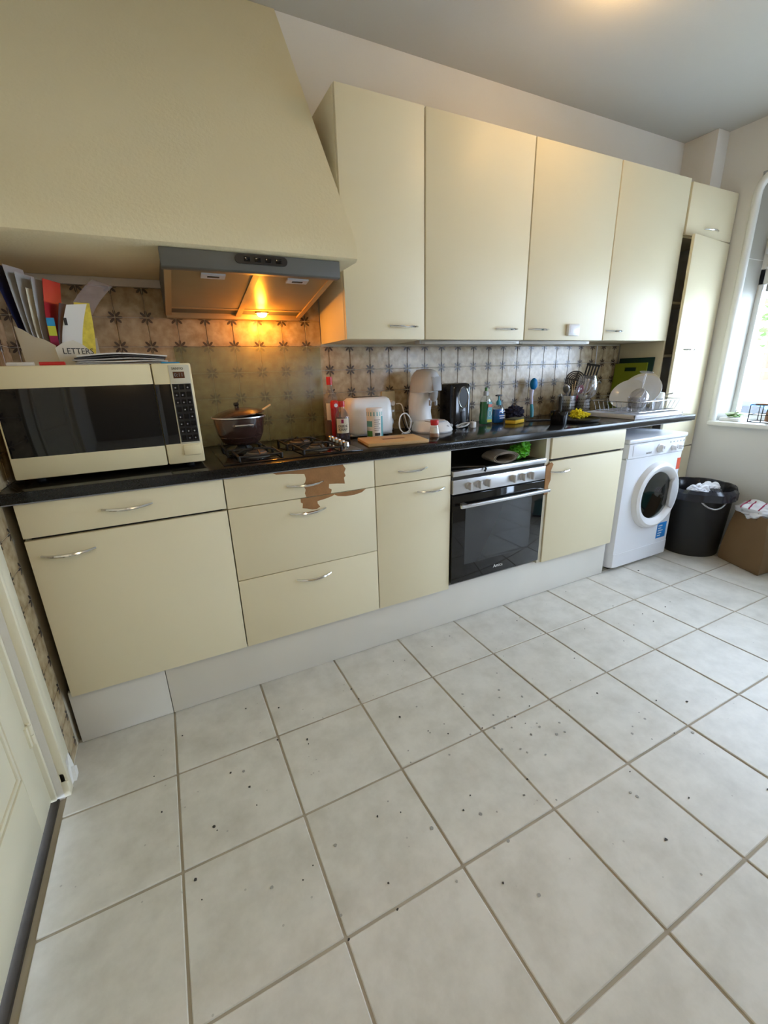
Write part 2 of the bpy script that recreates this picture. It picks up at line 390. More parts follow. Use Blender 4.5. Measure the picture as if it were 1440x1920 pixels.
def floor_tile_material():
    m = bpy.data.materials.new('floor_tile'); m.use_nodes = True; nt = m.node_tree; N = nt.nodes; L = nt.links; b = N['Principled BSDF']
    tc = N.new('ShaderNodeTexCoord'); oi = N.new('ShaderNodeObjectInfo')
    cx = N.new('ShaderNodeCombineXYZ'); mm = N.new('ShaderNodeMath'); mm.operation = 'MULTIPLY'; mm.inputs[1].default_value = 37
    L.new(oi.outputs['Random'], mm.inputs[0]); L.new(mm.outputs[0], cx.inputs[0])
    vm = N.new('ShaderNodeVectorMath'); vm.operation = 'ADD'; L.new(tc.outputs['Object'], vm.inputs[0]); L.new(cx.outputs[0], vm.inputs[1])
    n1 = N.new('ShaderNodeTexNoise'); n1.inputs['Scale'].default_value = 7; n1.inputs['Detail'].default_value = 6; n1.inputs['Roughness'].default_value = 0.65; L.new(vm.outputs[0], n1.inputs['Vector'])
    cr = N.new('ShaderNodeValToRGB'); L.new(n1.outputs['Fac'], cr.inputs[0])
    cr.color_ramp.elements[0].position = 0.3; cr.color_ramp.elements[0].color = (0.55, 0.525, 0.46, 1)
    cr.color_ramp.elements[1].position = 0.62; cr.color_ramp.elements[1].color = (0.70, 0.675, 0.61, 1)
    # dried drips: small faint voronoi dots, patchy
    vo = N.new('ShaderNodeTexVoronoi'); vo.inputs['Scale'].default_value = 34; L.new(vm.outputs[0], vo.inputs['Vector'])
    lt = N.new('ShaderNodeMath'); lt.operation = 'LESS_THAN'; lt.inputs[1].default_value = 0.10; L.new(vo.outputs['Distance'], lt.inputs[0])
    n2 = N.new('ShaderNodeTexNoise'); n2.inputs['Scale'].default_value = 9; L.new(vm.outputs[0], n2.inputs['Vector'])
    gt = N.new('ShaderNodeMath'); gt.operation = 'GREATER_THAN'; gt.inputs[1].default_value = 0.60; L.new(n2.outputs['Fac'], gt.inputs[0])
    mu = N.new('ShaderNodeMath'); mu.operation = 'MULTIPLY'; L.new(lt.outputs[0], mu.inputs[0]); L.new(gt.outputs[0], mu.inputs[1])
    mu2 = N.new('ShaderNodeMath'); mu2.operation = 'MULTIPLY'; mu2.inputs[1].default_value = 0.45; L.new(mu.outputs[0], mu2.inputs[0])
    mx = N.new('ShaderNodeMix'); mx.data_type = 'RGBA'; mx.inputs[7].default_value = (0.26, 0.24, 0.21, 1)
    L.new(mu2.outputs[0], mx.inputs[0]); L.new(cr.outputs[0], mx.inputs[6]); L.new(mx.outputs[2], b.inputs['Base Color'])
    mr = N.new('ShaderNodeMapRange'); mr.inputs[3].default_value = 0.36; mr.inputs[4].default_value = 0.56; L.new(n1.outputs['Fac'], mr.inputs[0]); L.new(mr.outputs[0], b.inputs['Roughness'])
    bp = N.new('ShaderNodeBump'); bp.inputs['Strength'].default_value = 0.06; L.new(n1.outputs['Fac'], bp.inputs['Height']); L.new(bp.outputs[0], b.inputs['Normal'])
    MAT['floor_tile'] = m
floor_tile_material()

# ------------------------------------------------------------------ room shell
XL, XR, YB, ZC = 0.07, 4.16, -3.4, 2.729
def struct(name, mb, m, label=None, **k): return tag(mb.build(name, m, **k), label, kind='structure')
floor = struct('floor', MB().box(-0.6, 4.7, YB - .1, 0.15, -0.08, -0.0038), 'grout_floor', 'white square tiled kitchen floor with dirty grout lines')
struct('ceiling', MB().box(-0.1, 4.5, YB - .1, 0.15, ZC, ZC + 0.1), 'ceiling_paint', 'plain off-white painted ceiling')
wall_back = struct('wall_back', MB().box(-0.1, 4.5, 0.005, 0.15, -0.08, ZC), 'plaster', 'off-white plaster back wall behind the kitchen units')
# left wall with a door opening from y=-0.80 to y=-1.62
wl = MB(); wl.box(-0.06, XL, -0.80, 0.005, -0.08, ZC); wl.box(-0.06, XL, YB, -1.66, -0.08, ZC); wl.box(-0.06, XL, -1.66, -0.80, 2.10, ZC)
wall_left = struct('wall_left', wl, 'plaster', 'left wall with tiled strip beside the white door')
wb_ = MB(); wb_.box(-0.1, 3.55, YB - 0.1, YB, -0.08, ZC); wb_.box(4.05, 4.5, YB - 0.1, YB, -0.08, ZC); wb_.box(3.55, 4.05, YB - 0.1, YB, -0.08, 1.1); wb_.box(3.55, 4.05, YB - 0.1, YB, 1.8, ZC)
struct('wall_rear', wb_, 'rear_paint', 'plain wall with an added small window on the camera side of the kitchen')
rw = thing('added_window', 'added small white window behind the camera, unseen, for fill light', None, (3.80, YB - .06, 1.1)); rw['kind'] = 'structure'  # unseen opening, added to send bluish fill onto the right-hand fronts
mb = MB(); mb.box(3.55, 4.05, YB - .08, YB - .03, 1.1, 1.14, 0.004); mb.box(3.55, 4.05, YB - .08, YB - .03, 1.76, 1.8, 0.004)
for x in (3.55, 4.01): mb.box(x, x + .04, YB - .08, YB - .03, 1.1, 1.8, 0.004)
mb.build('window_frame', 'window_paint', rw)
MB().box(3.59, 4.01, YB - .06, YB - .054, 1.14, 1.76).build('pane', 'pane', rw)
WY0, WY1, WZ0, WZ1 = -0.45, -1.98, 0.90, 2.43
wr = MB()
wr.box(XR, 4.46, WY0, 0.15, -0.08, ZC); wr.box(XR, 4.46, -2.46, WY1, -0.08, ZC); wr.box(XR, 4.46, YB, -3.12, -0.08, ZC); wr.box(XR, 4.46, -3.12, -2.46, 2.15, ZC); wr.box(XR, 4.46, -3.12, -2.46, -0.08, 0.04)
wr.box(XR, 4.46, WY1, WY0, -0.08, 0.87); wr.box(XR, 4.46, WY1, WY0, WZ1, ZC)
struct('wall_right', wr, 'wall_paint', 'white window wall at the right end of the kitchen')
struct('trim_1', MB().box(4.035, XR, -0.21, 0.005, 0, ZC, 0.004), 'plaster', 'boxed-in pipe chase in the corner above the tall cabinet')
# bullnose moulding round the window reveal
pts = [(XR + .005, -0.440, 0.90 + i * 0.1) for i in range(15)]
pts += [(XR + .005, -0.44 - 0.10 * (1 - math.cos(a)), 2.31 + 0.11 * math.sin(a)) for a in [PI / 2 * k / 8 for k in range(9)]]
pts += [(XR + .005, -0.60 - i * 0.2, 2.42) for i in range(8)]
struct('trim_2', MB().tube(pts, 0.024, 12), 'window_paint', 'rounded white moulding around the window reveal')
struct('trim_3', MB().box(4.12, 4.40, WY1 - .02, -0.43, 0.870, 0.900, 0.006), 'window_paint', 'white window sill board')
# window: frame with transom, glazing beads and panes
win = thing('window_1', 'white wooden window with transom light at the right edge', None, (4.37, WY0, 0.9)); win['kind'] = 'structure'
mb = MB()
mb.box(4.37, 4.44, -0.485, -0.45, 0.90, WZ1, 0.004); mb.box(4.37, 4.44, WY1, WY1 + .04, 0.90, WZ1, 0.004)
mb.box(4.37, 4.44, WY1, WY0, WZ1 - 0.05, WZ1, 0.004); mb.box(4.37, 4.44, WY1, WY0, 0.90, 0.94, 0.004)
mb.box(4.37, 4.45, WY1, WY0, 1.80, 1.90, 0.004)
mb.build('window_frame', 'window_paint', win)
mb = MB()
mb.box(4.36, 4.42, -0.62, -0.49, 1.905, 2.375, 0.004); mb.box(4.36, 4.42, -1.94, -1.81, 1.905, 2.375, 0.004)
mb.box(4.36, 4.42, -1.81, -0.62, 1.905, 1.98, 0.004); mb.box(4.36, 4.42, -1.81, -0.62, 2.30, 2.375, 0.004)
mb.build('transom_sash', 'window_paint', win)
MB().box(4.385, 4.391, -1.81, -0.62, 1.98, 2.30).build('pane', 'pane', win)
MB().box(4.40, 4.406, -1.94, -0.485, 0.94, 1.80).build('pane', 'pane', win)
plabel(MB().box(4.394, 4.400, -1.84, -0.585, 1.94, 2.34).build('transom_blind', 'blind', win), 'beige blind closing the transom light')
mb = MB(); mb.box(4.33, 4.36, -0.51, -0.475, 1.985, 2.02, 0.006); mb.box(4.335, 4.35, -0.53, -0.49, 1.995, 2.01, 0.003); mb.build('catch', 'white_plastic', win)
plabel(MB().box(4.375, 4.398, -1.6, -0.50, 1.755, 1.80, 0.004).build('vent_strip', 'grey_plastic', win), 'grey ventilation strip above the pane')
bd = thing('door_2', 'white glazed balcony door further along the window wall', None, (4.38, -2.64, 0.04)); bd['kind'] = 'structure'
mb = MB()
for y0_, y1_, z0_, z1_ in ((-3.12, -3.03, 0.04, 2.15), (-2.54, -2.46, 0.04, 2.15), (-3.03, -2.54, 2.06, 2.15), (-3.03, -2.54, 0.04, 0.22)): mb.box(4.36, 4.41, y0_, y1_, z0_, z1_, 0.003)
mb.build('door_frame', 'window_paint', bd)
MB().box(4.383, 4.389, -3.03, -2.54, 0.22, 2.06).build('pane', 'pane', bd)
# wooden lining of the reveal
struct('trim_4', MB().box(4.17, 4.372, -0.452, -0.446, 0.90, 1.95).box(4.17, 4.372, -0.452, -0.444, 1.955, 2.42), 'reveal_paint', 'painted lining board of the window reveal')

# ---- left door
TY0 = -0.815
d = thing('door_1', 'cream painted panel door with architrave at the left edge', None, (0.04, -0.80, 0)); d['kind'] = 'structure'
mb = MB()
def leaf(mb):
    x0, x1 = 0.012, 0.040
    mb.box(x0, x1, -0.935, TY0, 0.022, 2.06, 0.003); mb.box(x0, x1, -1.63, -1.51, 0.022, 2.06, 0.003)
    for z0, z1 in ((0.022, 0.235), (0.95, 1.07), (1.93, 2.06)): mb.box(x0, x1, -1.51, -0.935, z0, z1, 0.003)
leaf(mb); mb.build('door_leaf', 'wood_paint', d)
for z0, z1 in ((0.235, 0.95), (1.07, 1.93)):
    MB().box(0.010, 0.030, -1.515, -0.93, z0 - .005, z1 + .005).build('door_panel', 'wood_paint', d)
    mb = MB()
    for (a, b_, c, e) in ((-0.945, -0.930, z0, z1), (-1.515, -1.50, z0, z1), (-1.5, -0.94, z0, z0 + .015), (-1.5, -0.94, z1 - .015, z1)):
        mb.box(0.026, 0.036, a, b_, c, e, 0.004)
    mb.build('panel_moulding', 'wood_paint', d)
# stop, rebate and architrave
mb = MB(); mb.box(0.0, 0.052, -0.815, -0.80, 0.012, 2.09, 0.003); mb.box(0.0, 0.052, -1.66, -1.64, 0.012, 2.09, 0.003); mb.box(0.0, 0.052, -1.66, -0.80, 2.07, 2.10, 0.003)
mb.build('door_frame', 'wood_paint', d)
mb = MB()
mb.box(XL - .002, 0.085, -0.775, -0.705, 0.10, 2.16, 0.003); mb.box(XL - .002, 0.093, -0.800, -0.777, 0.06, 2.13, 0.005)
mb.box(XL - .002, 0.085, -1.755, -1.685, 0.02, 2.16, 0.003); mb.box(XL - .002, 0.093, -1.685, -1.66, 0.02, 2.13, 0.005)
mb.box(XL - .002, 0.085, -1.755, -0.705, 2.11, 2.18, 0.003)
mb.build('architrave', 'wood_paint', d)
for z in (0.29, 1.05, 1.80):
    mb = MB(); mb.cyl((0.048, -0.817, z - .035), 0.006, 0.033, seg=10); mb.cyl((0.048, -0.817, z), 0.006, 0.033, seg=10); mb.cyl((0.048, -0.817, z + .033), 0.004, 0.008, seg=8)
    mb.box(0.036, 0.046, -0.835, -0.817, z - .035, z + .035); mb.build('hinge', 'wood_paint', d)
struct('trim_5', MB().box(-0.03, 0.055, -1.66, -0.80, -0.02, 0.006, 0.002), 'threshold', 'dark worn threshold strip under the door')
# broken plaster at the foot of the architrave
mb = MB()
mb.prism([(-0.69, 0.0), (-0.695, 0.05), (-0.712, 0.115), (-0.735, 0.07), (-0.757, 0.06), (-0.762, 0.0)], XL - .004, 0.084, 'x')
mb.prism([(-0.705, 0.0), (-0.70, 0.03), (-0.725, 0.05), (-0.74, 0.0)], 0.08, 0.094, 'x')
struct('trim_6', mb, 'raw_plaster', 'chipped white plaster patch at the foot of the door frame', smooth=False)
struct('trim_7', MB().box(XL - .004, 0.088, -0.80, -0.762, 0, 0.10, 0.004), 'wood_paint', 'small painted block at the foot of the architrave')

# ---- floor tiles
TX0, TY, TP, J = 0.4061, -0.5311, 0.3487, 0.0072
def floor_tile(x0, x1, y0, y1, cx, cy):
    mb = MB(); mb.box(x0 - cx, x1 - cx, y0 - cy, y1 - cy, -0.010, 0.0, 0.0022, 1)
    return mb
full = None; nt_ = 0
for c in range(-1, 12):
    for r in range(-2, 9):
        x0, x1 = TX0 + (c - 0) * TP - 0, TX0 + (c + 1) * TP
        y1, y0 = TY - r * TP + TP, TY - r * TP
        y1 = TY - (r) * TP; y0 = TY - (r + 1) * TP
        if r < 0 and x1 < 2.98: continue
        ax0, ax1, ay0, ay1 = max(x0 + J / 2, XL + .002), min(x1 - J / 2, XR - .002), max(y0 + J / 2, YB + .002), min(y1 - J / 2, 0)
        if ax1 - ax0 < 0.02 or ay1 - ay0 < 0.02: continue
        cx, cy = (x0 + x1) / 2, (y0 + y1) / 2
        isfull = abs((ax1 - ax0) - (TP - J)) < 1e-5 and abs((ay1 - ay0) - (TP - J)) < 1e-5
        if isfull and full is not None:
            o = full.copy(); COL.objects.link(o)
        else:
            o = floor_tile(ax0, ax1, ay0, ay1, cx, cy).build('floor_tile', 'floor_tile', None)
            if isfull: full = o
        o.parent = floor; o.location = (cx, cy, random.uniform(-0.0012, 0.0006))
        o.rotation_euler = (random.uniform(-.002, .002), random.uniform(-.002, .002), random.uniform(-.002, .002)); nt_ += 1

# ---- wall tiles
WX0, WP, WZ = 1.3796, 0.1159, 1.3252
WJ = 0.0028
def wtile(w0, w1, z0, z1, name='wall_tile'):
    return MB().box(w0, w1, 0.0, 0.006, z0, z1, 0.0009, 1).build(name, 'wall_tile', None)
HW = (WP - WJ) / 2
TILE = None
def put_tile(cx, cz, x0, x1, z0, z1, parent, place):
    global TILE
    isfull = x0 <= -HW + 1e-6 and x1 >= HW - 1e-6 and z0 <= -HW + 1e-6 and z1 >= HW - 1e-6
    if isfull and TILE is not None:
        o = TILE.copy(); COL.objects.link(o)
    else:
        o = wtile(max(-HW, x0), min(HW, x1), max(-HW, z0), min(HW, z1))
        if isfull: TILE = o
    o.parent = parent; place(o)
grout = MB().box(XL, 3.632, 0.003, 0.0052, 0.96, 1.4605).box(XL, 1.342, 0.003, 0.0052, 1.46, 1.673).build('tile_grout', 'grout_wall', wall_back)
for k in range(-12, 20):
    for r in range(-3, 4):
        x0, x1 = WX0 + k * WP, WX0 + (k + 1) * WP; z1, z0 = WZ - r * WP, WZ - (r + 1) * WP
        if r <= -2 and x0 > 1.30: continue
        if r == -2 or r == -3:
            pass
        if r <= -2 and x1 > 1.342: pass
        cx, cz = (x0 + x1) / 2, (z0 + z1) / 2
        zlo, zhi = 0.9925, (1.673 if x0 < 1.30 else 1.4595)
        if z1 < zlo + .01 or z0 > zhi - .004: continue
        a0, a1 = max(-HW, XL + .002 - cx), min(HW, 3.630 - cx)
        if r <= -2: a1 = min(a1, 1.3405 - cx)
        if a1 - a0 < 0.01: continue
        put_tile(cx, cz, a0, a1, zlo - cz, zhi - .001 - cz, wall_back, lambda o, cx=cx, cz=cz: setattr(o, 'location', (cx, 0.0, cz)))
MB().box(XL, 1.342, -0.004, 0.006, 1.674, 1.7035).build('plaster_ledge', 'plaster', wall_back)
gl = MB().box(XL, XL + .0045, -0.70, 0.0, 0.0, 1.673).build('tile_grout', 'grout_wall', wall_left)
for k in range(0, 6):
    for r in range(-3, 12):
        y1, y0 = -k * WP, -(k + 1) * WP; z1, z0 = WZ - r * WP, WZ - (r + 1) * WP
        if y0 > -0.5 and z1 < 0.99: continue
        cy, cz = (y0 + y1) / 2, (z0 + z1) / 2
        lo = 0.014 if k >= 5 else 0.9925
        if z1 < lo + .02: continue
        def place(o, cy=cy, cz=cz):
            o.location = (XL + .0075, cy, cz); o.rotation_euler = (0, 0, PI / 2)
        put_tile(cy, cz, -HW, HW if k else HW - .004, lo - cz, 1.672 - cz, wall_left, place)

# ------------------------------------------------------------------ chimney breast over the hob
mb = MB()
bx, by, zb, zt = 1.312, -0.565, 1.705, ZC - 0.001
prof_l = []
def ring(x, xt):   # outline of the cross-section at one end (y,z) with a rounded lip
    L = [(-0.002, zb), (by + .012, zb), (by, zb + .010), (by, zb + .035), (by + .004, zb + .055), (by + .016, zb + .085)]
    n = len(L); out = []
    for y, z in L: out.append((x - (0.0 if z < zb + .04 else (z - zb - .04) * 0.06), y, z))
    out.append((xt, -0.002, zt))
    return out
mb.loft([ring(XL + .001, XL + .001), ring(bx, 1.238)])
tag(mb.build('chimney_breast', 'plaster_hood', None, org=(0.7, -0.28, zb), ang=50), 'large sloping cream plaster chimney hood above the hob', 'chimney hood')

# ------------------------------------------------------------------ extractor hood
h = thing('extractor_hood', 'grey metal cooker extractor hood with lit orange bulb', 'extractor hood', (0.945, -0.28, 1.56))
hx0, hx1 = 0.637, 1.243
MB().prism([(-0.02, 1.575), (-0.52, 1.66), (-0.52, 1.703), (-0.02, 1.703)], hx0 + .006, hx1 - .006, 'x').build('body', 'hood_metal', h)
MB().prism([(-0.548, 1.645), (-0.556, 1.650), (-0.556, 1.7035), (-0.52, 1.7035), (-0.52, 1.645)], hx0, hx1, 'x', 0.002).build('front_panel', 'hood_metal', h)
sw = MB(); cxs, czs = 0.955, 1.686
pts2 = [(cxs + sx * .075 + .0145 * math.cos(a), czs + .0145 * math.sin(a)) for sx, a in [(1, t * PI / 8 - PI / 2) for t in range(9)] + [(-1, t * PI / 8 + PI / 2) for t in range(9)]]
sw.prism(pts2, -0.5595, -0.5555, 'y'); so = sw.build('switch_panel', 'black_plastic', h)
for i in range(4):
    MB().box(cxs - .06 + i * .036, cxs - .04 + i * .036, -0.562, -0.559, czs - .007, czs + .007, 0.001).build('switch', 'black_gloss', so)
def under(y): return 1.573 + (-0.025 - y) * (0.085 / 0.495)
def uslab(x0, x1, y0, y1, t, name, m, par, off=0.0):
    return MB().prism([(y0, under(y0) - off), (y1, under(y1) - off), (y1, under(y1) - off - t), (y0, under(y0) - off - t)], x0, x1, 'x').build(name, m, par)
f1 = uslab(hx0 + .03, 0.930, -0.50, -0.13, 0.004, 'grease_filter', 'hood_under', h, -0.0005)
f2 = uslab(0.955, hx1 - .03, -0.50, -0.13, 0.004, 'grease_filter', 'hood_under', h, -0.0005)
for xa, xb in ((hx0 + .008, hx0 + .030), (0.931, 0.954), (hx1 - .030, hx1 - .008)):
    uslab(xa, xb, -0.515, -0.03, 0.008, 'filter_rail', 'hood_rail', h, 0)
uslab(hx0 + .03, hx1 - .03, -0.515, -0.50, 0.006, 'filter_rail', 'hood_rail', h, 0)
uslab(hx0 + .03, hx1 - .03, -0.13, -0.115, 0.006, 'filter_rail', 'hood_rail', h, 0)
for xc, ff in ((0.80, f1), (1.10, f2)):
    g = uslab(xc - .04, xc + .04, -0.49, -0.455, 0.006, 'filter_catch', 'lightgrey_plastic', ff, 0.003)
    uslab(xc - .02, xc + .02, -0.478, -0.468, 0.0012, 'catch_slot', 'black_plastic', h, 0.0092)
MB().box(hx0 + .01, hx1 - .01, -0.035, -0.0005, 1.556, 1.585, 0.003).build('rear_rail', 'hood_rail', h)
bz = under(-0.085) - 0.008
mb = MB(); mb.sphere((1.04, -0.085, bz), 0.017, (1.3, 1, 0.9)); bulb = mb.build('bulb', 'bulb_warm', h)
MB().lathe([(0.020, 0.014), (0.028, 0.010), (0.030, -0.002), (0.022, 0.004), (0.018, 0.012)], (1.04, -0.085, bz + .003), 20).build('bulb_socket', 'hood_rail', h)
def lamp(name, loc, power, col, r):
    l = bpy.data.lights.new(name, 'POINT'); l.energy = power; l.color = col; l.shadow_soft_size = r
    o = bpy.data.objects.new(name, l); COL.objects.link(o); o.location = loc; return o
lamp('hood_bulb_light', (1.04, -0.115, bz - .045), 2.8, (1.0, 0.34, 0.02), 0.015)

# ceiling lamp (just above the frame)
cl = thing('ceiling_lamp', 'small ceiling lamp with warm bulb just above the frame', 'lamp', (2.40, -0.78, ZC))
MB().lathe([(0, 0), (0.055, 0), (0.055, -0.012), (0.03, -0.022), (0.022, -0.03), (0, -0.03)], (2.40, -0.78, ZC - .0005)).build('ceiling_rose', 'white_plastic', cl)
MB().sphere((2.40, -0.78, ZC - .058), 0.03).build('bulb', 'bulb_ceiling', cl)
lamp('ceiling_lamp_light', (2.40, -0.78, ZC - .125), 5.5, (1.0, 0.62, 0.24), 0.04)

cl2 = thing('ceiling_lamp', 'added warm fill lamp on the ceiling behind the camera', 'lamp', (0.95, -2.95, ZC))  # unseen lamp, added to warm and brighten the left side
MB().lathe([(0, 0), (0.055, 0), (0.055, -0.012), (0.03, -0.022), (0.022, -0.03), (0, -0.03)], (0.95, -2.95, ZC - .0005)).build('ceiling_rose', 'white_plastic', cl2)
MB().sphere((0.95, -2.95, ZC - .058), 0.03).build('bulb', 'bulb_ceiling', cl2)
lamp('rear_fill_light', (0.95, -2.95, ZC - .14), 17, (1.0, 0.80, 0.50), 0.06)

# ------------------------------------------------------------------ kitchen units
YF = -0.589
def handle_mesh():
    pts = []
    for i in range(13):
        t = i / 12; x = -0.075 + 0.15 * t
        pts.append((x, -0.004 - 0.024 * math.sin(PI * t) ** 0.8, -0.003 * math.sin(PI * t)))
    mb = MB(); mb.tube(pts, [0.0048 + 0.0032 * math.sin(PI * i / 12) for i in range(13)], 8, flat=0.75)
    return mb
HAND = None
def handle(parent, x, y, z, flip=False):
    global HAND
    if HAND is None:
        HAND = handle_mesh().build('handle', 'chrome', None); o = HAND
    else:
        o = HAND.copy(); COL.objects.link(o)
    o.parent = parent; o.location = Vector((x, y, z)) - ORG[parent.name]; return o
def front(name, x0, x1, z0, z1, parent, yf=YF, th=0.018, m='cream'):
    return MB().box(x0, x1, yf, yf + th, z0, z1, 0.0016, 2).build(name, m, parent)
A = [0.1055, 0.7227, 1.3404, 1.7412, 2.3797, 2.9867]
ZT, ZB = 0.949, 0.228
G = 0.0022
def carcass(x0, x1, parent, y0=-0.568, z0=ZB, z1=0.951):
    mb = MB(); t = 0.016
    mb.box(x0, x0 + t, y0, -0.01, z0, z1); mb.box(x1 - t, x1, y0, -0.01, z0, z1); mb.box(x0 + t, x1 - t, y0, -0.01, z0, z0 + t); mb.box(x0 + t, x1 - t, -0.02, -0.01, z0 + t, z1)
    mb.box(x0 + t, x1 - t, y0, y0 + .08, z1 - t, z1)
    return mb.build('carcass', 'cream_dark', parent, smooth=False)
def unit(label, x0, x1): return thing('base_cabinet', label, 'cabinet', ((x0 + x1) / 2, -0.3, ZB), 'cream base units under the worktop')
u = unit('cream base cabinet below the microwave, one drawer above a wide door', A[0], A[1])
carcass(A[0], A[1], u)
dr = front('drawer', A[0], A[1] - G, 0.837, ZT, u); handle(dr, 0.406, YF, 0.899)
do = MB().box(A[0], A[1] - G, YF, YF + .018, ZB, 0.828, 0.0016).build('door', 'cream', u); handle(do, 0.2135, YF, 0.773)
MB().box(A[0] + .01, A[1] - .01, -0.568, -0.560, 0.80, 0.86).build('rail', 'gap_dark', u)  # near-black strip, paints the shade in the gap between drawer and door
u = unit('cream three-drawer base cabinet below the hob with peeled brown veneer', A[1], A[2])
carcass(A[1], A[2], u)
d1 = front('drawer', A[1] + G, A[2] - G, 0.8335, ZT, u); handle(d1, 1.029, YF, 0.892)
d2 = front('drawer', A[1] + G, A[2] - G, 0.5325, 0.8305, u); handle(d2, 1.031, YF, 0.7765)
d3 = front('drawer', A[1] + G, A[2] - G, ZB, 0.5295, u); handle(d3, 1.0325, YF, 0.480)
def peel(poly, par):
    mb = MB(); mb.prism(poly, YF - .0006, YF + .001, 'y'); return plabel(mb.build('bare_chipboard', 'chip', par, smooth=False), 'brown bare chipboard where the veneer is torn off')
peel([(0.905, 0.949), (0.918, 0.942), (0.97, 0.938), (1.030, 0.930), (1.035, 0.91), (1.03, 0.895), (1.02, 0.885), (1.03, 0.865), (1.025, 0.85), (1.03, 0.8335), (1.135, 0.8335), (1.14, 0.85), (1.128, 0.858), (1.13, 0.875), (1.165, 0.872), (1.20, 0.867), (1.197, 0.893), (1.205, 0.90), (1.20, 0.915), (1.207, 0.93), (1.195, 0.949)], d1)
peel([(1.005, 0.8305), (1.005, 0.815), (1.013, 0.81), (1.01, 0.79), (1.03, 0.785), (1.05, 0.778), (1.07, 0.777), (1.085, 0.785), (1.075, 0.80), (1.075, 0.81), (1.11, 0.815), (1.14, 0.8215), (1.15, 0.827), (1.165, 0.818), (1.20, 0.812), (1.24, 0.812), (1.275, 0.818), (1.295, 0.8305)], d2)
u = unit('narrow cream base cabinet left of the oven, small drawer above door', A[2], A[3])
carcass(A[2], A[3], u)
dr = front('drawer', A[2] + G, A[3] - G, 0.8335, ZT, u); handle(dr, 1.529, YF, 0.889)
do = front('door', A[2] + G, A[3] - G, ZB, 0.830, u); handle(do, 1.626, YF, 0.780)
u = unit('cream sink-side base cabinet between oven and washing machine', A[4], A[5])
carcass(A[4], A[5], u)
MB().box(A[4], A[5], -0.568, -0.55, 0.80, 0.86).build('rail', 'gap_dark', u)  # near-black strip again, gap shade put in as colour above the door
front('drawer_front', A[4] + .012, A[5], 0.835, ZT, u)
do = front('door', A[4] + .008, A[5] - .004, ZB, 0.822, u); handle(do, 2.466, YF, 0.766)
mb = MB(); mb.prism([(A[4] - .022, 0.80), (A[4] + .018, 0.818), (A[4] + .030, 0.806), (A[4] + .016, 0.775), (A[4] + .018, 0.72), (A[4] + .004, 0.69), (A[4] + .006, 0.645), (A[4] - .022, 0.64)], YF - .0035, YF + .017, 'y')
plabel(mb.build('bare_chipboard', 'chip', u, smooth=False), 'brown bare chipboard edge beside the oven')
MB().box(A[4] - .022, A[4] + .006, -0.580, -0.02, ZB, 0.951).build('side_panel', 'carcass', u)
# plinth
pl_ = thing('kitchen_plinth', 'long off-white plinth under the base units', 'plinth', (1.5, -0.556, 0))
MB().box(0.088, 0.404, -0.557, -0.54, 0.0015, 0.2275, 0.001).build('plinth_panel', 'plinth_white', pl_)
MB().box(0.4065, 2.988, -0.557, -0.54, 0.0015, 0.2275, 0.001).build('plinth_panel', 'plinth_white', pl_)
MB().box(2.975, 2.988, -0.54, -0.05, 0.0015, 0.2275, 0.001).build('plinth_return', 'plinth_white', pl_)
# worktop
mb = MB(); mb.box(XL + .009, 3.632, -0.607, -0.0012, 0.956, 0.992, 0.0025, 2)
wt = tag(mb.build('worktop', 'granite', None, org=(1.87, -0.3, 0.951)), 'long black speckled stone-look kitchen worktop', 'worktop')
MB().box(XL + .009, 3.62, -0.596, -0.02, 0.951, 0.9565).build('under_edge', 'grey_plastic', wt)

# ------------------------------------------------------------------ oven
o_ = thing('built_in_oven', 'black built-in oven with grey control panel and six knobs', 'oven', (2.045, -0.3, 0.25))
ox0, ox1 = 1.746, 2.346
MB().box(ox0 + .01, ox1 - .01, -0.575, -0.03, 0.258, 0.835).build('body', 'black_plastic', o_)
MB().box(ox0, ox1, -0.600, -0.570, 0.823, 0.848, 0.002).build('top_trim', 'alu', o_)
MB().box(ox0, ox1, -0.588, -0.570, 0.806, 0.822).build('vent_slot', 'gap_dark', o_)
cp = MB().box(ox0, ox1, -0.600, -0.570, 0.735, 0.806, 0.002).build('control_panel', 'alu', o_)
for x in (1.835, 1.895, 1.950, 2.115, 2.180, 2.240):
    mb = MB(); mb.cyl((x, -0.600, 0.770), 0.019, 0.012, 'y', 20, 0.017); mb.box(x - .0055, x + .0055, -0.628, -0.610, 0.751, 0.789, 0.0025)
    mb.build('knob', 'lightgrey_plastic', cp)
od = MB().box(ox0, ox1, -0.600, -0.572, 0.258, 0.728, 0.003).build('oven_door', 'black_glass', o_)
MB().box(1.823, 2.262, -0.6012, -0.5995, 0.352, 0.657).build('door_window', 'oven_window', od)
hb = MB(); hb.box(1.765, 2.345, -0.648, -0.632, 0.673, 0.690, 0.004)
for x in (1.80, 2.31): hb.box(x - .012, x + .012, -0.635, -0.598, 0.674, 0.689, 0.002)
hb.build('door_handle', 'alu', od)
text('brand_lettering', 'Amica', 0.026, 'print_white', od, (2.05, -0.6015, 0.297))
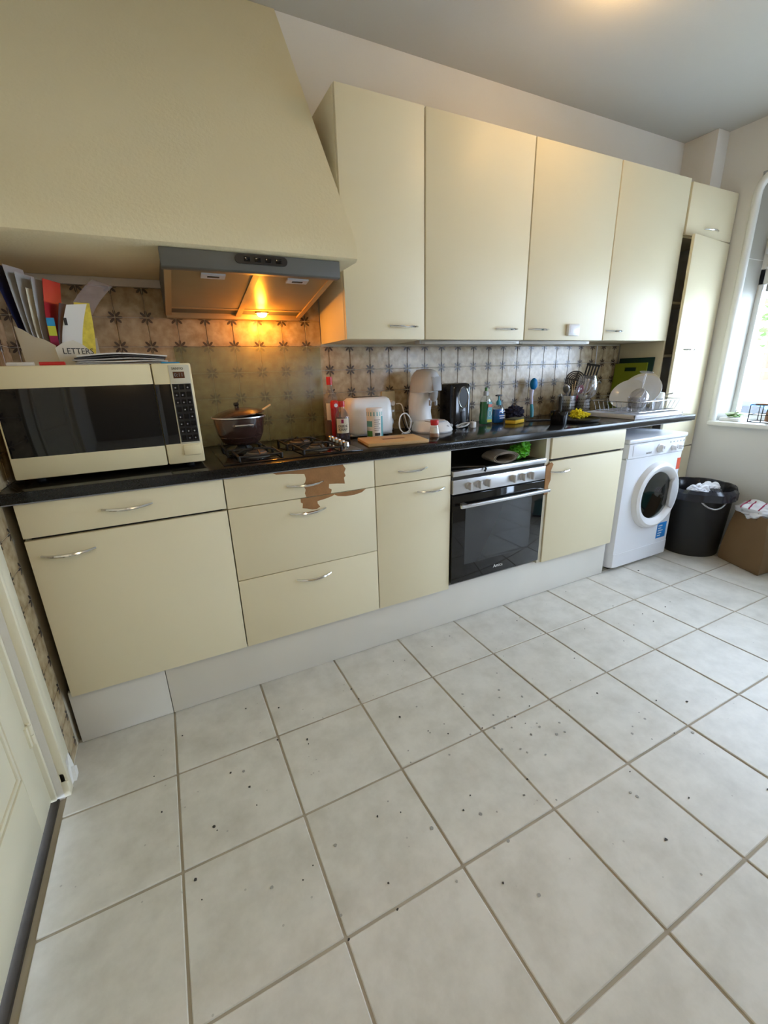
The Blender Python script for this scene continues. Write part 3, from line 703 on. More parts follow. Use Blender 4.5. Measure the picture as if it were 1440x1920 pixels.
# things lying in the niche above the oven
MB().box(1.745, 2.355, -0.56, -0.02, 0.8335, 0.8365).build('top_plate', 'black_plastic', o_)
tw = thing('rolled_towel', 'rolled grey-brown towel in the niche above the oven', 'towel', (2.075, -0.47, 0.8495))
mb = MB(); ring_ = []
sp_pts = []
for i in range(70):
    a = i / 69 * 2.35 * 2 * PI; rr = 0.040 - 0.005 * i / 69 * 2.35
    sp_pts.append((2.075 + 2.1 * rr * math.cos(a), 0.880 + 0.72 * rr * math.sin(a)))
th = 0.0055
rings = []
for y in (-0.59, -0.585, -0.50, -0.495):
    k = 0.6 if y in (-0.59, -0.495) else 1.0
    outer = []; inner = []
    for i, (x, z) in enumerate(sp_pts):
        c = Vector((x - 2.075, z - 0.880)); n = c.normalized() * th * 0.5 * k
        outer.append((x + n.x, y, z + n.y)); inner.append((x - n.x, y, z - n.y))
    rings.append(outer + inner[::-1])
mb.loft(rings); mb.build('towel_roll', 'towel', tw)
gb = thing('crumpled_green_bag', 'crumpled bright green bag in the niche above the oven', 'bag', (2.245, -0.50, 0.8497))
MB().blob((2.245, -0.50, 0.884), 0.044, (1.35, 1.2, 0.8), 0.35, 2.6, 4, 3).build('bag_body', 'green_bag', gb)
MB().blob((2.262, -0.515, 0.915), 0.022, (1.3, 1, 1.1), 0.5, 3, 3, 5).build('bag_neck', 'green_bag', gb)
mb = MB(); mb.tube([(1.76, -0.53, 0.8535), (1.83, -0.55, 0.8535), (1.90, -0.585, 0.8545), (1.925, -0.605, 0.856), (1.93, -0.612, 0.845), (1.922, -0.612, 0.832)], 0.0055, 8)
tag(mb.build('oven_cable', 'black_plastic', None, org=(1.84, -0.56, 0.8485)), 'black cable lying on top of the oven', 'cable')

# ------------------------------------------------------------------ wall units
U = [1.3425, 1.7489, 2.3752, 3.0011, 3.6281]
UZ0, UZ1, UYF = 1.4505, 2.358, -0.342
names = ['tall cream wall cabinet next to the plaster chimney hood', 'cream wall cabinet, second from the chimney hood, above the coffee machine',
         'cream wall cabinet with a small white box stuck on its door', 'cream wall cabinet above the dish rack, beside the tall cupboard']
hx = [(1.632, 1.508), (2.2515, 1.505), (2.4755, 1.506), (3.096, 1.505)]
for i in range(4):
    x0, x1 = U[i], U[i + 1]
    c = thing('wall_cabinet', names[i], 'cabinet', ((x0 + x1) / 2, -0.16, UZ0), 'cream wall cabinets above the worktop')
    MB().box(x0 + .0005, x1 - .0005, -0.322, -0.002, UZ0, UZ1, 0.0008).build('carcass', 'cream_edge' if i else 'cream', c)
    dd = front('door', x0 + (.002 if i == 0 else .004), x1 - .004, UZ0 + .001, UZ1, c, UYF)
    handle(dd, hx[i][0], UYF, hx[i][1])
    if i == 2: c3 = dd
sb = thing('stick_on_box', 'small white plastic box stuck low on a wall cabinet door', 'box', (2.73, -0.352, 1.473))
MB().box(2.690, 2.776, -0.362, -0.3425, 1.474, 1.536, 0.003).build('case', 'white_plastic', sb)
MB().box(2.700, 2.766, -0.3632, -0.3615, 1.482, 1.528, 0.001).build('cover', 'white_enamel', sb)
for xa, xb, lb in ((1.742, 2.366, 'under-cabinet light bar above the coffee machine'), (2.370, 2.92, 'under-cabinet light bar above the sponge and brush')):
    L_ = thing('light_bar', 'slim grey ' + lb, 'light', ((xa + xb) / 2, -0.30, 1.4505), 'slim light bars under the wall cabinets')
    MB().box(xa, xb, -0.318, -0.268, 1.432, 1.4503, 0.003).build('housing', 'bar_metal', L_)
    MB().box(xa + .02, xb - .02, -0.3195, -0.278, 1.4305, 1.444, 0.003).build('diffuser', 'lamp_tube', L_)
    MB().box(xa - .008, xa + .004, -0.316, -0.270, 1.433, 1.4503, 0.002).build('end_cap', 'grey_plastic', L_)

# tall cupboard at the window end
t = thing('tall_cupboard', 'tall cream cupboard by the window with its long door ajar', 'cupboard', (3.89, -0.17, 0.0))
tx0, tx1 = 3.634, 4.147
mb = MB(); mb.box(tx0, tx0 + .018, -0.324, -0.007, 0.002, UZ1); mb.box(4.015, 4.031, -0.324, -0.007, 0.002, UZ1) if False else None
mb.box(tx1 - .12, tx1 - .102, -0.324, -0.22, 0.002, 2.345)
mb.box(tx0 + .018, tx1 - .12, -0.324, -0.007, 2.055, 2.07); mb.box(tx0 + .018, tx1 - .12, -0.324, -0.007, 2.33, 2.345); mb.box(tx0 + .018, tx1 - .12, -0.324, -0.007, 0.10, 0.115)
mb.build('side_panels', 'cream', t, smooth=False)
for z in (0.70, 1.02, 1.35, 1.68): MB().box(tx0 + .0185, tx1 - .1205, -0.30, -0.021, z, z + .016).build('shelf', 'cream_edge', t, smooth=False)
MB().box(tx0 + .0185, 4.026, -0.02, -0.008, 0.12, 2.05).build('back_panel', 'gap_dark', t)
dd = front('upper_door', tx0 + .012, tx1, 2.066, 2.346, t, UYF); handle(dd, 3.906, UYF, 2.112)
# long door, hinged on the right, standing ajar
ang = math.radians(7.0)
Mh = Matrix.Translation((tx1, UYF + .018, 0)) @ Matrix.Rotation(ang, 4, 'Z') @ Matrix.Translation((-tx1, -(UYF + .018), 0))
mb = MB(); mb.box(tx0 + .006, tx1, UYF, UYF + .018, 0.715, 2.058, 0.0016, M=Mh); ld = mb.build('long_door', 'cream', t)
hd = handle(ld, 0, 0, 0); p_ = Mh @ Vector((3.812, UYF, 1.394)); hd.location = p_ - ORG[t.name]; hd.rotation_euler = (0, 0, ang)
front('lower_door', tx0 + .004, tx1, 0.11, 0.705, t, UYF)
MB().box(tx0 + .02, tx1 - .02, -0.30, -0.285, 0.002, 0.108).build('toe_board', 'plinth_white', t)

# ------------------------------------------------------------------ washing machine
wm = thing('washing_machine', 'white front-loading washing machine with round glass door', 'washing machine', (3.36, -0.3, 0.0))
wx0, wx1, wyf = 3.040, 3.630, -0.575
mb = MB()
prof = [(wx0, -0.02), (wx0, -0.52), (wx0 + .006, -0.548), (wx0 + .022, -0.568), (wx0 + .05, wyf), (wx1 - .03, wyf), (wx1 - .012, -0.570), (wx1, -0.555), (wx1, -0.02)]
mb.prism(prof, 0.022, 0.752, 'z'); mb.build('body', 'white_enamel', wm)
mb = MB(); mb.prism([(x, y * 1.0 - (.006 if y < -.5 else 0)) for x, y in prof], 0.757, 0.846, 'z'); pn = mb.build('control_panel', 'white_enamel', wm)
mb = MB(); mb.box(wx0, wx1, -0.586, -0.015, 0.848, 0.876, 0.009, 3); mb.build('top_cover', 'white_enamel', wm)
MB().box(wx0 + .01, wx1 - .01, -0.57, -0.03, 0.750, 0.760).build('panel_seam', 'lightgrey_plastic', wm)
mb = MB(); mb.prism([(x, y - (.003 if y < -.5 else 0)) for x, y in prof], 0.024, 0.118, 'z'); mb.build('kick_panel', 'white_enamel', wm)
MB().box(wx0 + .02, wx1 - .02, -0.56, -0.03, 0.116, 0.122).build('panel_seam', 'lightgrey_plastic', wm)
for x in (wx0 + .05, wx1 - .05):
    for y in (-0.52, -0.07): MB().cyl((x, y, 0.0005), 0.02, 0.024, seg=14).build('foot', 'rubber', wm)
dcx, dcz = 3.380, 0.482
dw = MB().lathe([(0.150, -0.012), (0.160, 0.020), (0.175, 0.034), (0.198, 0.040), (0.215, 0.032), (0.224, 0.012), (0.226, 0.0), (0.15, 0.0)], (dcx, wyf + .001, dcz), 48, 'y').build('door_ring', 'white_plastic', wm)
MB().lathe([(0, 0.004), (0.06, 0.002), (0.12, -0.004), (0.157, -0.012), (0.157, -0.016), (0.12, -0.009), (0, -0.001)], (dcx, wyf - .026, dcz), 40, 'y').build('door_glass', 'drum_glass', dw)
MB().lathe([(0, -0.13), (0.10, -0.11), (0.135, -0.06), (0.152, -0.010), (0.152, -0.001)], (dcx, wyf - .010, dcz), 40, 'y').build('drum', 'drum', dw) if False else None
MB().lathe([(0, 0.001), (0.158, 0.001), (0.158, 0.006), (0.11, 0.0095), (0, 0.011)], (dcx, wyf - .0005, dcz), 40, 'y').build('drum', 'drum', dw)
mb = MB(); hp = []
for k in range(9):
    a = -0.62 + 1.24 * k / 8; hp.append((dcx + 0.185 * math.cos(a), dcz + 0.185 * math.sin(a)))
for k in range(9):
    a = 0.62 - 1.24 * k / 8; hp.append((dcx + (0.140 - 0.028 * math.cos(a * 2.4)) * math.cos(a), dcz + (0.140 - 0.028 * math.cos(a * 2.4)) * math.sin(a)))
mb.prism(hp, wyf - .043, wyf - .022, 'y', 0.003); plabel(mb.build('door_grip', 'lightgrey_plastic', dw), 'grey door grip')
for x, r_ in ((3.352, 0.030), (3.49, 0.019), (3.548, 0.019)):
    z = 0.797 if r_ > .02 else 0.787
    k = MB().lathe([(r_, 0), (r_, 0.006), (r_ * .78, 0.010), (r_ * .72, 0.026), (r_ * .6, 0.030), (0, 0.030)], (x, wyf - .0055, z), 24, 'y').build('knob', 'white_plastic', pn)
    MB().box(x - .002, x + .002, wyf - .0372, wyf - .034, z, z + r_ * .6).build('pointer', 'grey_plastic', k)
for i in range(5): MB().cyl((3.46 + i * .035, wyf - .0055, 0.826), 0.005, 0.003, 'y', 12).build('button', 'lightgrey_plastic', pn)
MB().box(3.09, 3.29, wyf - .0085, wyf - .004, 0.770, 0.838, 0.003).build('detergent_drawer', 'white_enamel', pn)
text('brand_lettering', 'INDESIT', 0.016, 'grey_ink', pn, (3.245, wyf - .009, 0.778))
MB().box(3.485, 3.585, wyf - .0012, wyf + .001, 0.150, 0.262).build('blue_label', 'blue_sticker', wm)
for i in range(5): MB().box(3.497, 3.530 + .01 * (i % 3), wyf - .0018, wyf - .001, 0.165 + i * .018, 0.171 + i * .018).build('label_print', 'print_white', wm)
MB().box(3.575, 3.612, wyf - .0012, wyf + .001, 0.632, 0.708).build('red_label', 'red_sticker', wm)

# ------------------------------------------------------------------ hob
hb_ = thing('gas_hob', 'black four-burner gas hob set into the worktop', 'hob', (1.05, -0.36, 0.992))
MB().box(0.735, 1.303, -0.565, -0.155, 0.9915, 0.998, 0.002).build('hob_plate', 'black_glass', hb_)
for bxx, byy, r_ in ((0.880, -0.445, 0.042), (1.135, -0.445, 0.034), (0.860, -0.262, 0.034), (1.115, -0.255, 0.048)):
    bn = MB().lathe([(0, 0.998), (r_ + .012, 0.998), (r_ + .010, 1.004), (r_, 1.006), (r_, 1.012), (r_ * .85, 1.016), (0, 1.016)], (bxx, byy, 0), 24).build('burner', 'hood_metal', hb_)
    MB().lathe([(0, 1.016), (r_ * .8, 1.016), (r_ * .78, 1.020), (0, 1.021)], (bxx, byy, 0), 24).build('burner_cap', 'black_iron', bn)
    mb = MB(); s = 0.082
    sq = [(bxx - s, byy - s), (bxx + s, byy - s), (bxx + s, byy + s), (bxx - s, byy + s)]
    for i in range(4):
        (xa, ya), (xb, yb) = sq[i], sq[(i + 1) % 4]
        mb.tube([(xa, ya, 1.013), (xb, yb, 1.013)], 0.0045, 6)
        mx_, my_ = (xa + xb) / 2, (ya + yb) / 2
        mb.tube([(mx_, my_, 1.013), (mx_ * .55 + bxx * .45, my_ * .55 + byy * .45, 1.026), (mx_ * .35 + bxx * .65, my_ * .35 + byy * .65, 1.026)], 0.004, 6)
        mb.cyl((xa, ya, 0.998), 0.006, 0.018, seg=8)
    mb.build('pan_support', 'black_iron', hb_)
for i in range(5):
    MB().cyl((1.281 - .003 * i, -0.225 - i * .056, 0.9978), 0.017, 0.021, r2=0.0145, seg=18, bev=0.002).build('knob', 'steel', hb_)

# splash panel behind the hob
tag(MB().box(0.655, 1.332, -0.0055, -0.0015, 0.9925, 1.441, 0.0006).build('splash_panel', 'splash_film', None, org=(0.99, -0.003, 0.9925)), 'greasy translucent splash panel on the tiles behind the hob', 'splash panel')

# cooking pot
pot = thing('cooking_pot', 'dark brown enamel cooking pot with tilted lid on the hob', 'pot', (0.855, -0.262, 1.030))
px_, py_, pz_ = 0.855, -0.262, 1.030
MB().lathe([(0, 0), (0.066, 0), (0.080, 0.010), (0.096, 0.045), (0.103, 0.085), (0.105, 0.108), (0.110, 0.112), (0.110, 0.115), (0.102, 0.114), (0.100, 0.085), (0.09, 0.03), (0.06, 0.008), (0, 0.008)], (px_, py_, pz_), 40).build('pot_body', 'pot_brown', pot)
MB().lathe([(0.1075, 0.1115), (0.1125, 0.1115), (0.1125, 0.1165), (0.1075, 0.1165)], (px_, py_, pz_), 40).build('rim', 'steel', pot)
ML = Matrix.Translation((px_, py_, pz_ + .116)) @ Matrix.Rotation(math.radians(-5), 4, 'Y')
lid = MB().lathe([(0.108, 0.001), (0.112, 0.002), (0.110, 0.006), (0.085, 0.017), (0.05, 0.026), (0.018, 0.030), (0, 0.030), (0, 0.027), (0.05, 0.023), (0.085, 0.013), (0.106, 0.001)], (0, 0, 0.004), 40, M=ML).build('lid', 'pot_brown', pot)
MB().lathe([(0, 0.030), (0.010, 0.031), (0.008, 0.038), (0.012, 0.046), (0.010, 0.054), (0, 0.055)], (0, 0, 0.003), 16, M=ML).build('lid_knob', 'black_gloss', lid)
for sgn in (-1, 1):
    yy = py_ + sgn * 0.099
    hp = [(px_ - .038, yy, pz_ + .083), (px_ - .032, yy + sgn * .020, pz_ + .085), (px_ - .012, yy + sgn * .028, pz_ + .086), (px_ + .012, yy + sgn * .028, pz_ + .086), (px_ + .032, yy + sgn * .020, pz_ + .085), (px_ + .038, yy, pz_ + .083)]
    MB().tube(hp, 0.005, 8).build('handle', 'steel', pot)
mb = MB(); mb.tube([(px_ + .06, py_ + .03, pz_ + .118), (px_ + .11, py_ + .05, pz_ + .130), (px_ + .155, py_ + .065, pz_ + .152)], [0.006, 0.004, 0.004], 8)
tag(mb.build('wooden_spoon', 'bamboo', None, org=(px_ + .06, py_ + .03, pz_ + .117)), 'thin wooden spoon handle sticking out of the brown pot', 'spoon')

# ------------------------------------------------------------------ microwave
mw = thing('microwave', 'old cream microwave oven with black window on the worktop', 'microwave', (0.395, -0.34, 0.992))
mx0, mx1, mz0, mz1, myf = 0.112, 0.678, 1.012, 1.358, -0.52
MB().box(mx0 + .006, mx1 - .004, myf + .03, -0.155, mz0, mz1 - .003, 0.006).build('shell', 'microwave_shell', mw)
for x in (mx0 + .05, mx1 - .05):
    for y in (myf + .07, -0.20): MB().cyl((x, y, 0.9922), 0.014, 0.021, seg=14).build('foot', 'rubber', mw)
xd = 0.554
md = MB().box(mx0, xd - .0015, myf, myf + .032, mz0, mz1, 0.005).build('door', 'microwave_shell', mw)
MB().box(mx0 + .006, xd - .0015, myf - .0015, myf + .003, 1.082, 1.292, 0.001).build('door_window', 'black_glass', md)
mp = MB().box(xd + .0015, mx1, myf, myf + .032, mz0, mz1, 0.005).build('control_panel', 'microwave_shell', mw)
MB().box(xd + .0015, 0.605, myf - .0015, myf + .003, 1.084, 1.290, 0.001).build('black_strip', 'black_glass', mp)
MB().box(0.606, 0.672, myf - .0025, myf + .003, 1.082, 1.352, 0.0015).build('keypad_bezel', 'microwave_panel', mp)
kp = MB().box(0.6085, 0.6695, myf - .0035, myf + .002, 1.088, 1.290, 0.001).build('keypad', 'black_plastic', mp)
MB().box(0.618, 0.654, myf - .0038, myf - .001, 1.308, 1.330, 0.001).build('display', 'display_brown', mp)
text('display_digits', '0:11', 0.017, 'grey_ink', mp, (0.636, myf - .004, 1.319))
text('brand_lettering', 'SANYO', 0.0115, 'ink', mp, (0.634, myf - .003, 1.340))
for r in range(8):
    for c in range(3):
        xk, zk = 0.6195 + c * .0195, 1.279 - r * .025
        MB().box(xk - .0072, xk + .0072, myf - .0045, myf - .003, zk - .0085, zk + .0085, 0.001, 1).build('key', 'black_gloss', kp)
        if (r * 3 + c) % 4 != 1: MB().cyl((xk - .001, myf - .0044, zk - .002), 0.0026, 0.0006, 'y', 8).build('key_print', 'grey_ink', kp)
MB().box(0.611, 0.669, myf - .007, myf + .002, 1.040, 1.078, 0.004).build('door_button', 'microwave_shell', mp)

# things on top of the microwave
MT = 1.3552
lh = thing('letter_holder', 'cream card letter holder on the microwave lettered LETTERS', 'letter holder', (0.29, -0.33, MT))
mb = MB(); mb.prism([(-0.098, 0), (-0.105, 0.128), (-0.085, 0.118), (-0.055, 0.095), (-0.03, 0.088), (0.0, 0.068), (0.0, 0)], -0.003, 0.0, 'y', M=Matrix.Translation((0.285, -0.385, MT)) @ Matrix.Rotation(math.radians(-14), 4, 'Z'))
mb.build('front_panel', 'holder_white', lh)
mb = MB(); Mr = Matrix.Translation((0.287, -0.388, MT)) @ Matrix.Rotation(math.radians(20), 4, 'Z')
mb.prism([(0.0, 0), (-0.006, 0.060), (0.02, 0.078), (0.05, 0.086), (0.075, 0.072), (0.10, 0.048), (0.112, 0.03), (0.115, 0)], -0.003, 0.0, 'y', M=Mr)
rp = mb.build('right_panel', 'holder_white', lh)
MB().box(0.188, 0.395, -0.345, -0.27, MT, MT + .003).build('base_panel', 'holder_white', lh)
MB().box(0.188, 0.395, -0.272, -0.269, MT, MT + .10).build('back_panel', 'holder_white', lh)
q = Mr @ Vector((0.058, -0.0035, 0.050)); text('lettering', 'LETTERS', 0.027, 'ink', lh, q, rot=(PI / 2, 0, math.radians(20)), sx=0.9)
# papers standing in the holder
def paper(name, label, m, x, y, w_, h_, lean, bow, tw=0.0, z=MT + .0035, cat='papers', th=0.0012, yl=0.0):
    def fn(u, v):
        return (x + lean * v + bow * math.sin(PI * v * .9) + w_ * (u - .5) * 0.42, y + w_ * (u - .5) * 0.9 + yl * v, z + h_ * v + (u - .5) * w_ * math.sin(tw) * .3)
    mb = MB(); mb.sheet(fn, 6, 12, th)
    return tag(mb.build(name, m, None, org=(x, y, z)), label, cat)
S = []
paper('plastic_folder', 'navy plastic folder leaning far left among the letters on the microwave', 'navy', 0.232, -0.318, 0.085, 0.31, -0.058, 0.0)
paper('paper_sheet', 'outer grey paper sheet next to the navy folder on the microwave', 'paper_grey', 0.243, -0.318, 0.085, 0.305, -0.030, -0.004)
paper('paper_sheet', 'second grey paper sheet from the navy folder, slightly shorter', 'paper_grey', 0.251, -0.318, 0.085, 0.285, -0.012, -0.006)
paper('paper_sheet', 'shorter cream paper sheet between grey sheets and clear sleeve', 'paper_cream', 0.260, -0.318, 0.085, 0.24, -0.002, -0.006)
paper('paper_sheet', 'dark grey leaflet with coloured bands standing among the letters', 'paper_grey', 0.270, -0.318, 0.085, 0.27, 0.008, -0.006)
paper('paper_sheet', 'red paper sheet standing in the middle of the letter holder', 'red_label', 0.284, -0.318, 0.085, 0.27, 0.025, -0.008)
paper('paper_sheet', 'dark paper sheet behind the red sheet in the letter holder', 'paper_dark', 0.294, -0.316, 0.07, 0.20, 0.04, -0.006)
def curl(u, v): return (0.292 + 0.06 * u + 0.03 * v + 0.10 * v ** 3, -0.322 + 0.02 * u, MT + .004 + 0.28 * v - 0.015 * u)
tag(MB().sheet(curl, 6, 16, 0.001).build('plastic_sleeve', 'sleeve', None, org=(0.30, -0.318, MT + .004)), 'clear pinkish plastic sleeve curling right over the letters', 'plastic sleeve')
def curl2(u, v): return (0.288 + 0.058 * u + 0.012 * v + 0.035 * v * v, -0.342 + 0.012 * u, MT + .004 + 0.195 * v + .006 * u)
tag(MB().sheet(curl2, 4, 12, 0.001).build('letter', 'paper', None, org=(0.31, -0.345, MT + .004)), 'white letter with printed stamp at the front of the letter holder', 'letter')
MB().box(0.3175, 0.3265, -0.3455, -0.3425, MT + .135, MT + .158, M=None).build('stamp', 'ink', bpy.data.objects['letter'])
def curl3(u, v): return (0.338 + 0.044 * u + 0.022 * math.sin(PI * v) * .4 + 0.018 * v * v, -0.330 + 0.012 * u, MT + .004 + 0.205 * v)
tag(MB().sheet(curl3, 4, 12, 0.001).build('flyer', 'paper_yellow', None, org=(0.345, -0.31, MT + .004)), 'yellow food flyer at the right of the letter holder', 'flyer')
mb = MB()
for (m_, z0, z1) in (('cyan', 0.13, 0.155), ('lime', 0.10, 0.13), ('magenta', 0.07, 0.10)):
    def fb(u, v, z0=z0, z1=z1): return (0.268 + 0.022 * u + .008 * (z0 + (z1 - z0) * v) / .27, -0.366 + .002 * u, MT + z0 + (z1 - z0) * v)
    tag(MB().sheet(fb, 2, 2, 0.001).build('sticky_tab', m_, None, org=(0.275, -0.366, MT + z0)), {'cyan': 'blue', 'lime': 'yellow', 'magenta': 'red'}[m_] + ' sticky index tab on the papers above the microwave', 'tab', 'index tabs')
# stack of envelopes
ncol = ['paper_dark', 'paper_grey', 'paper', 'paper_grey', 'paper_dark', 'paper']
zz = MT + .0003
for i in range(6):
    def en(u, v, i=i, zz=zz): return (0.330 + 0.27 * u + .006 * (i % 3), -0.46 + 0.12 * v + .004 * (i % 3), zz + (.020 * math.sin(PI * (.15 + .62 * u)) - .006 * u) * (i / 6) + .0015 * math.sin(7 * u + i))
    o = MB().sheet(en, 10, 4, 0.0042).build('envelope', ncol[i], None, org=(0.47, -0.41, zz))
    tag(o, ['dark envelope at the bottom of the stack on the microwave', 'grey envelope second from the bottom of the stack', 'white envelope third from the bottom of the stack', 'grey envelope fourth from the bottom of the stack', 'dark envelope second from the top of the stack', 'white envelope on top of the stack on the microwave'][i], 'envelope', 'envelopes stacked on the microwave')
    zz += 0.0052
def pen(name, label, m, capm, a, b, r):
    a, b = Vector(a), Vector(b); e = thing(name, label, 'pen', a)
    d_ = (b - a)
    MB().tube([a, a + d_ * .6], r, 10).build('barrel', m, e)
    MB().tube([a + d_ * .6, b - d_ * .04, b], [r * 1.05, r * 1.05, r * .6], 10).build('cap', capm, e)
pen('marker_pen', 'white marker pen lying at the left edge of the microwave top', 'white_plastic', 'print_white', (0.235, -0.497, MT + .0072), (0.165, -0.49, MT + .0072), 0.0068)
pen('marker_pen', 'red marker pen lying on the microwave top', 'red_plastic', 'red_plastic', (0.248, -0.497, MT + .0072), (0.315, -0.492, MT + .0072), 0.0068)
pen('ballpoint_pen', 'blue ballpoint pen at the right end of the envelope stack', 'cyan', 'cyan', (0.588, -0.475, MT + .0045), (0.648, -0.465, MT + .0045), 0.004)

# ------------------------------------------------------------------ bottles beside the hob
W = 0.9922
def bottle(name, label, x, y, prof_, glass, capm, cap, liquid=None, liq_prof=None, group=None, cat='bottle'):
    e = thing(name, label, cat, (x, y, W), group)
    MB().lathe([(0, 0.0)] + prof_, (x, y, W), 28).build('glass', glass, e)
    if liquid: MB().lathe(liq_prof, (x, y, W), 28).build('liquid', liquid, e)
    MB().lathe(cap, (x, y, W), 20).build('cap', capm, e)
    return e
b1 = bottle('wine_bottle', 'clear wine bottle with red cap, the tallest beside the hob', 1.352, -0.055,
       [(0.038, 0), (0.040, 0.008), (0.040, 0.175), (0.036, 0.20), (0.022, 0.222), (0.0145, 0.24), (0.0135, 0.275)], 'bottle_glass', 'red_plastic',
       [(0, 0.302), (0.0150, 0.301), (0.0155, 0.297), (0.0155, 0.282), (0.0150, 0.262), (0.0140, 0.262), (0.0138, 0.30)], 'rose_wine', [(0, 0.003), (0.0375, 0.004), (0.0375, 0.095), (0, 0.095)])
lab = [(1.352 + .0406 * math.sin(a), -0.055 - .0406 * math.cos(a)) for a in [(-.95 + 1.15 * i / 8) for i in range(9)]]
mb = MB(); mb.loft([[(x, y, W + z) for x, y in lab] + [(1.352 + (x - 1.352) * 1.012, -0.055 + (y + .055) * 1.012, W + z) for x, y in lab[::-1]] for z in (0.088, 0.172)]); mb.build('label', 'paper_cream', b1)
b2 = bottle('slim_bottle', 'slim dark red bottle between two wine bottles', 1.340, -0.142,
       [(0.019, 0), (0.020, 0.005), (0.020, 0.145), (0.019, 0.165), (0.016, 0.178)], 'red_label', 'red_plastic', [(0.017, 0.150), (0.021, 0.152), (0.021, 0.178), (0.015, 0.188), (0, 0.189)])
MB().cyl((1.340, -0.1625, W + .165), 0.009, 0.0012, 'y', 16).build('emblem', 'print_white', b2)
b3 = bottle('wine_bottle', 'small red wine bottle with cream label and red cap', 1.346, -0.226,
       [(0.033, 0), (0.0345, 0.006), (0.0345, 0.112), (0.032, 0.128), (0.020, 0.145), (0.0135, 0.152), (0.013, 0.162)], 'clear_glass', 'red_plastic',
       [(0, 0.189), (0.0155, 0.188), (0.016, 0.184), (0.016, 0.162), (0.0135, 0.162), (0.0135, 0.187)], 'red_wine', [(0, 0.003), (0.0325, 0.004), (0.0325, 0.110), (0, 0.110)])
lab = [(1.346 + .0351 * math.sin(a), -0.226 - .0351 * math.cos(a)) for a in [(-1.3 + 1.9 * i / 10) for i in range(11)]]
mb = MB(); mb.loft([[(x, y, W + z) for x, y in lab] + [(1.346 + (x - 1.346) * 1.012, -0.226 + (y + .226) * 1.012, W + z) for x, y in lab[::-1]] for z in (0.038, 0.108)]); mb.build('label', 'paper_cream', b3)
ta = -0.38
for tx_, tz in (('OUDE', 0.072), ('KAAP', 0.055)):
    text('label_lettering', tx_, 0.017, 'ink', b3, (1.346 + .0362 * math.sin(ta), -0.226 - .0362 * math.cos(ta), W + tz), rot=(PI / 2, 0, ta))
MB().box(-0.006, 0.006, -.0006, .0006, 0, 0.018, M=Matrix.Translation((1.346 + .0358 * math.sin(ta), -0.226 - .0358 * math.cos(ta), W + .086)) @ Matrix.Rotation(ta, 4, 'Z')).build('label_emblem', 'magenta', b3)

# ------------------------------------------------------------------ toaster
ts = thing('toaster', 'white long-slot toaster standing behind the wooden board', 'toaster', (1.52, -0.13, W))
rings = []
for (z, ins, dy) in ((0.014, 0.010, 0.004), (0.020, 0.004, 0.0), (0.03, 0.0, 0.0), (0.10, 0.002, 0.002), (0.16, 0.006, 0.008), (0.182, 0.014, 0.018), (0.193, 0.030, 0.032), (0.196, 0.05, 0.045)):
    x0, x1, y0, y1 = 1.388 + ins, 1.652 - ins * .8, -0.205 + dy, -0.055 - dy; rr = 0.045 - dy * .5; rg = []
    for (cx, cy, a0) in ((x1 - rr, y1 - rr, 0), (x0 + rr, y1 - rr, PI / 2), (x0 + rr, y0 + rr, PI), (x1 - rr, y0 + rr, 3 * PI / 2)):
        for k in range(6):
            a = a0 + PI / 2 * k / 5; rg.append((cx + rr * math.cos(a), cy + rr * math.sin(a), W + z - (0.006 * max(0, (1.43 - (cx + rr * math.cos(a))) / .05) if z > .15 else 0)))
    rings.append(rg)
MB().loft(rings).build('shell', 'white_plastic', ts)
MB().box(1.402, 1.640, -0.192, -0.068, W + .004, W + .020, 0.006).build('base', 'lightgrey_plastic', ts)
for x in (1.43, 1.61):
    for y in (-0.175, -0.085): MB().cyl((x, y, W), 0.012, 0.008, seg=12).build('foot', 'rubber', ts)
MB().box(1.44, 1.60, -0.160, -0.135, W + .185, W + .1968).build('slot', 'gap_dark', ts); MB().box(1.44, 1.60, -0.122, -0.097, W + .185, W + .1968).build('slot', 'gap_dark', ts)
kb = MB().cyl((1.652, -0.135, W + .06), 0.022, 0.016, 'x', 20, 0.018).build('browning_dial', 'grey_plastic', ts)
MB().box(1.648, 1.676, -0.15, -0.12, W + .11, W + .122, 0.003).build('lever', 'grey_plastic', ts)

# paper-wrapped can in front of the toaster
cn = thing('spice_can', 'white and teal printed shaker can in front of the toaster', 'can', (1.503, -0.262, W))
MB().lathe([(0, 0), (0.039, 0), (0.040, 0.002), (0.040, 0.132), (0.039, 0.134), (0, 0.134)], (1.503, -0.262, W), 32).build('can_body', 'paper', cn)
MB().lathe([(0, 0.134), (0.0405, 0.134), (0.0405, 0.146), (0.038, 0.149), (0, 0.149)], (1.503, -0.262, W), 32).build('lid', 'white_plastic', cn)
def wrap(par, cx, cy, r, a0, a1, z0, z1, m, name):
    n = 8; la = [(cx + r * math.sin(a0 + (a1 - a0) * i / n), cy - r * math.cos(a0 + (a1 - a0) * i / n)) for i in range(n + 1)]
    mb = MB(); mb.loft([[(x, y, z) for x, y in la] + [(cx + (x - cx) * .99, cy + (y - cy) * .99, z) for x, y in la[::-1]] for z in (z0, z1)])
    return mb.build(name, m, par)
wrap(cn, 1.503, -0.262, 0.0404, -1.7, 1.5, W + .112, W + .131, 'teal_print', 'teal_band')
wrap(cn, 1.503, -0.262, 0.0404, -1.7, -.75, W + .012, W + .040, 'green_print', 'green_print')
wrap(cn, 1.503, -0.262, 0.0404, -1.7, -.75, W + .060, W + .088, 'teal_print', 'teal_print')
wrap(cn, 1.503, -0.262, 0.0404, .45, 1.4, W + .008, W + .110, 'teal_print', 'teal_edge')
wrap(cn, 1.503, -0.262, 0.0406, -.45, .25, W + .016, W + .030, 'ink', 'barcode')
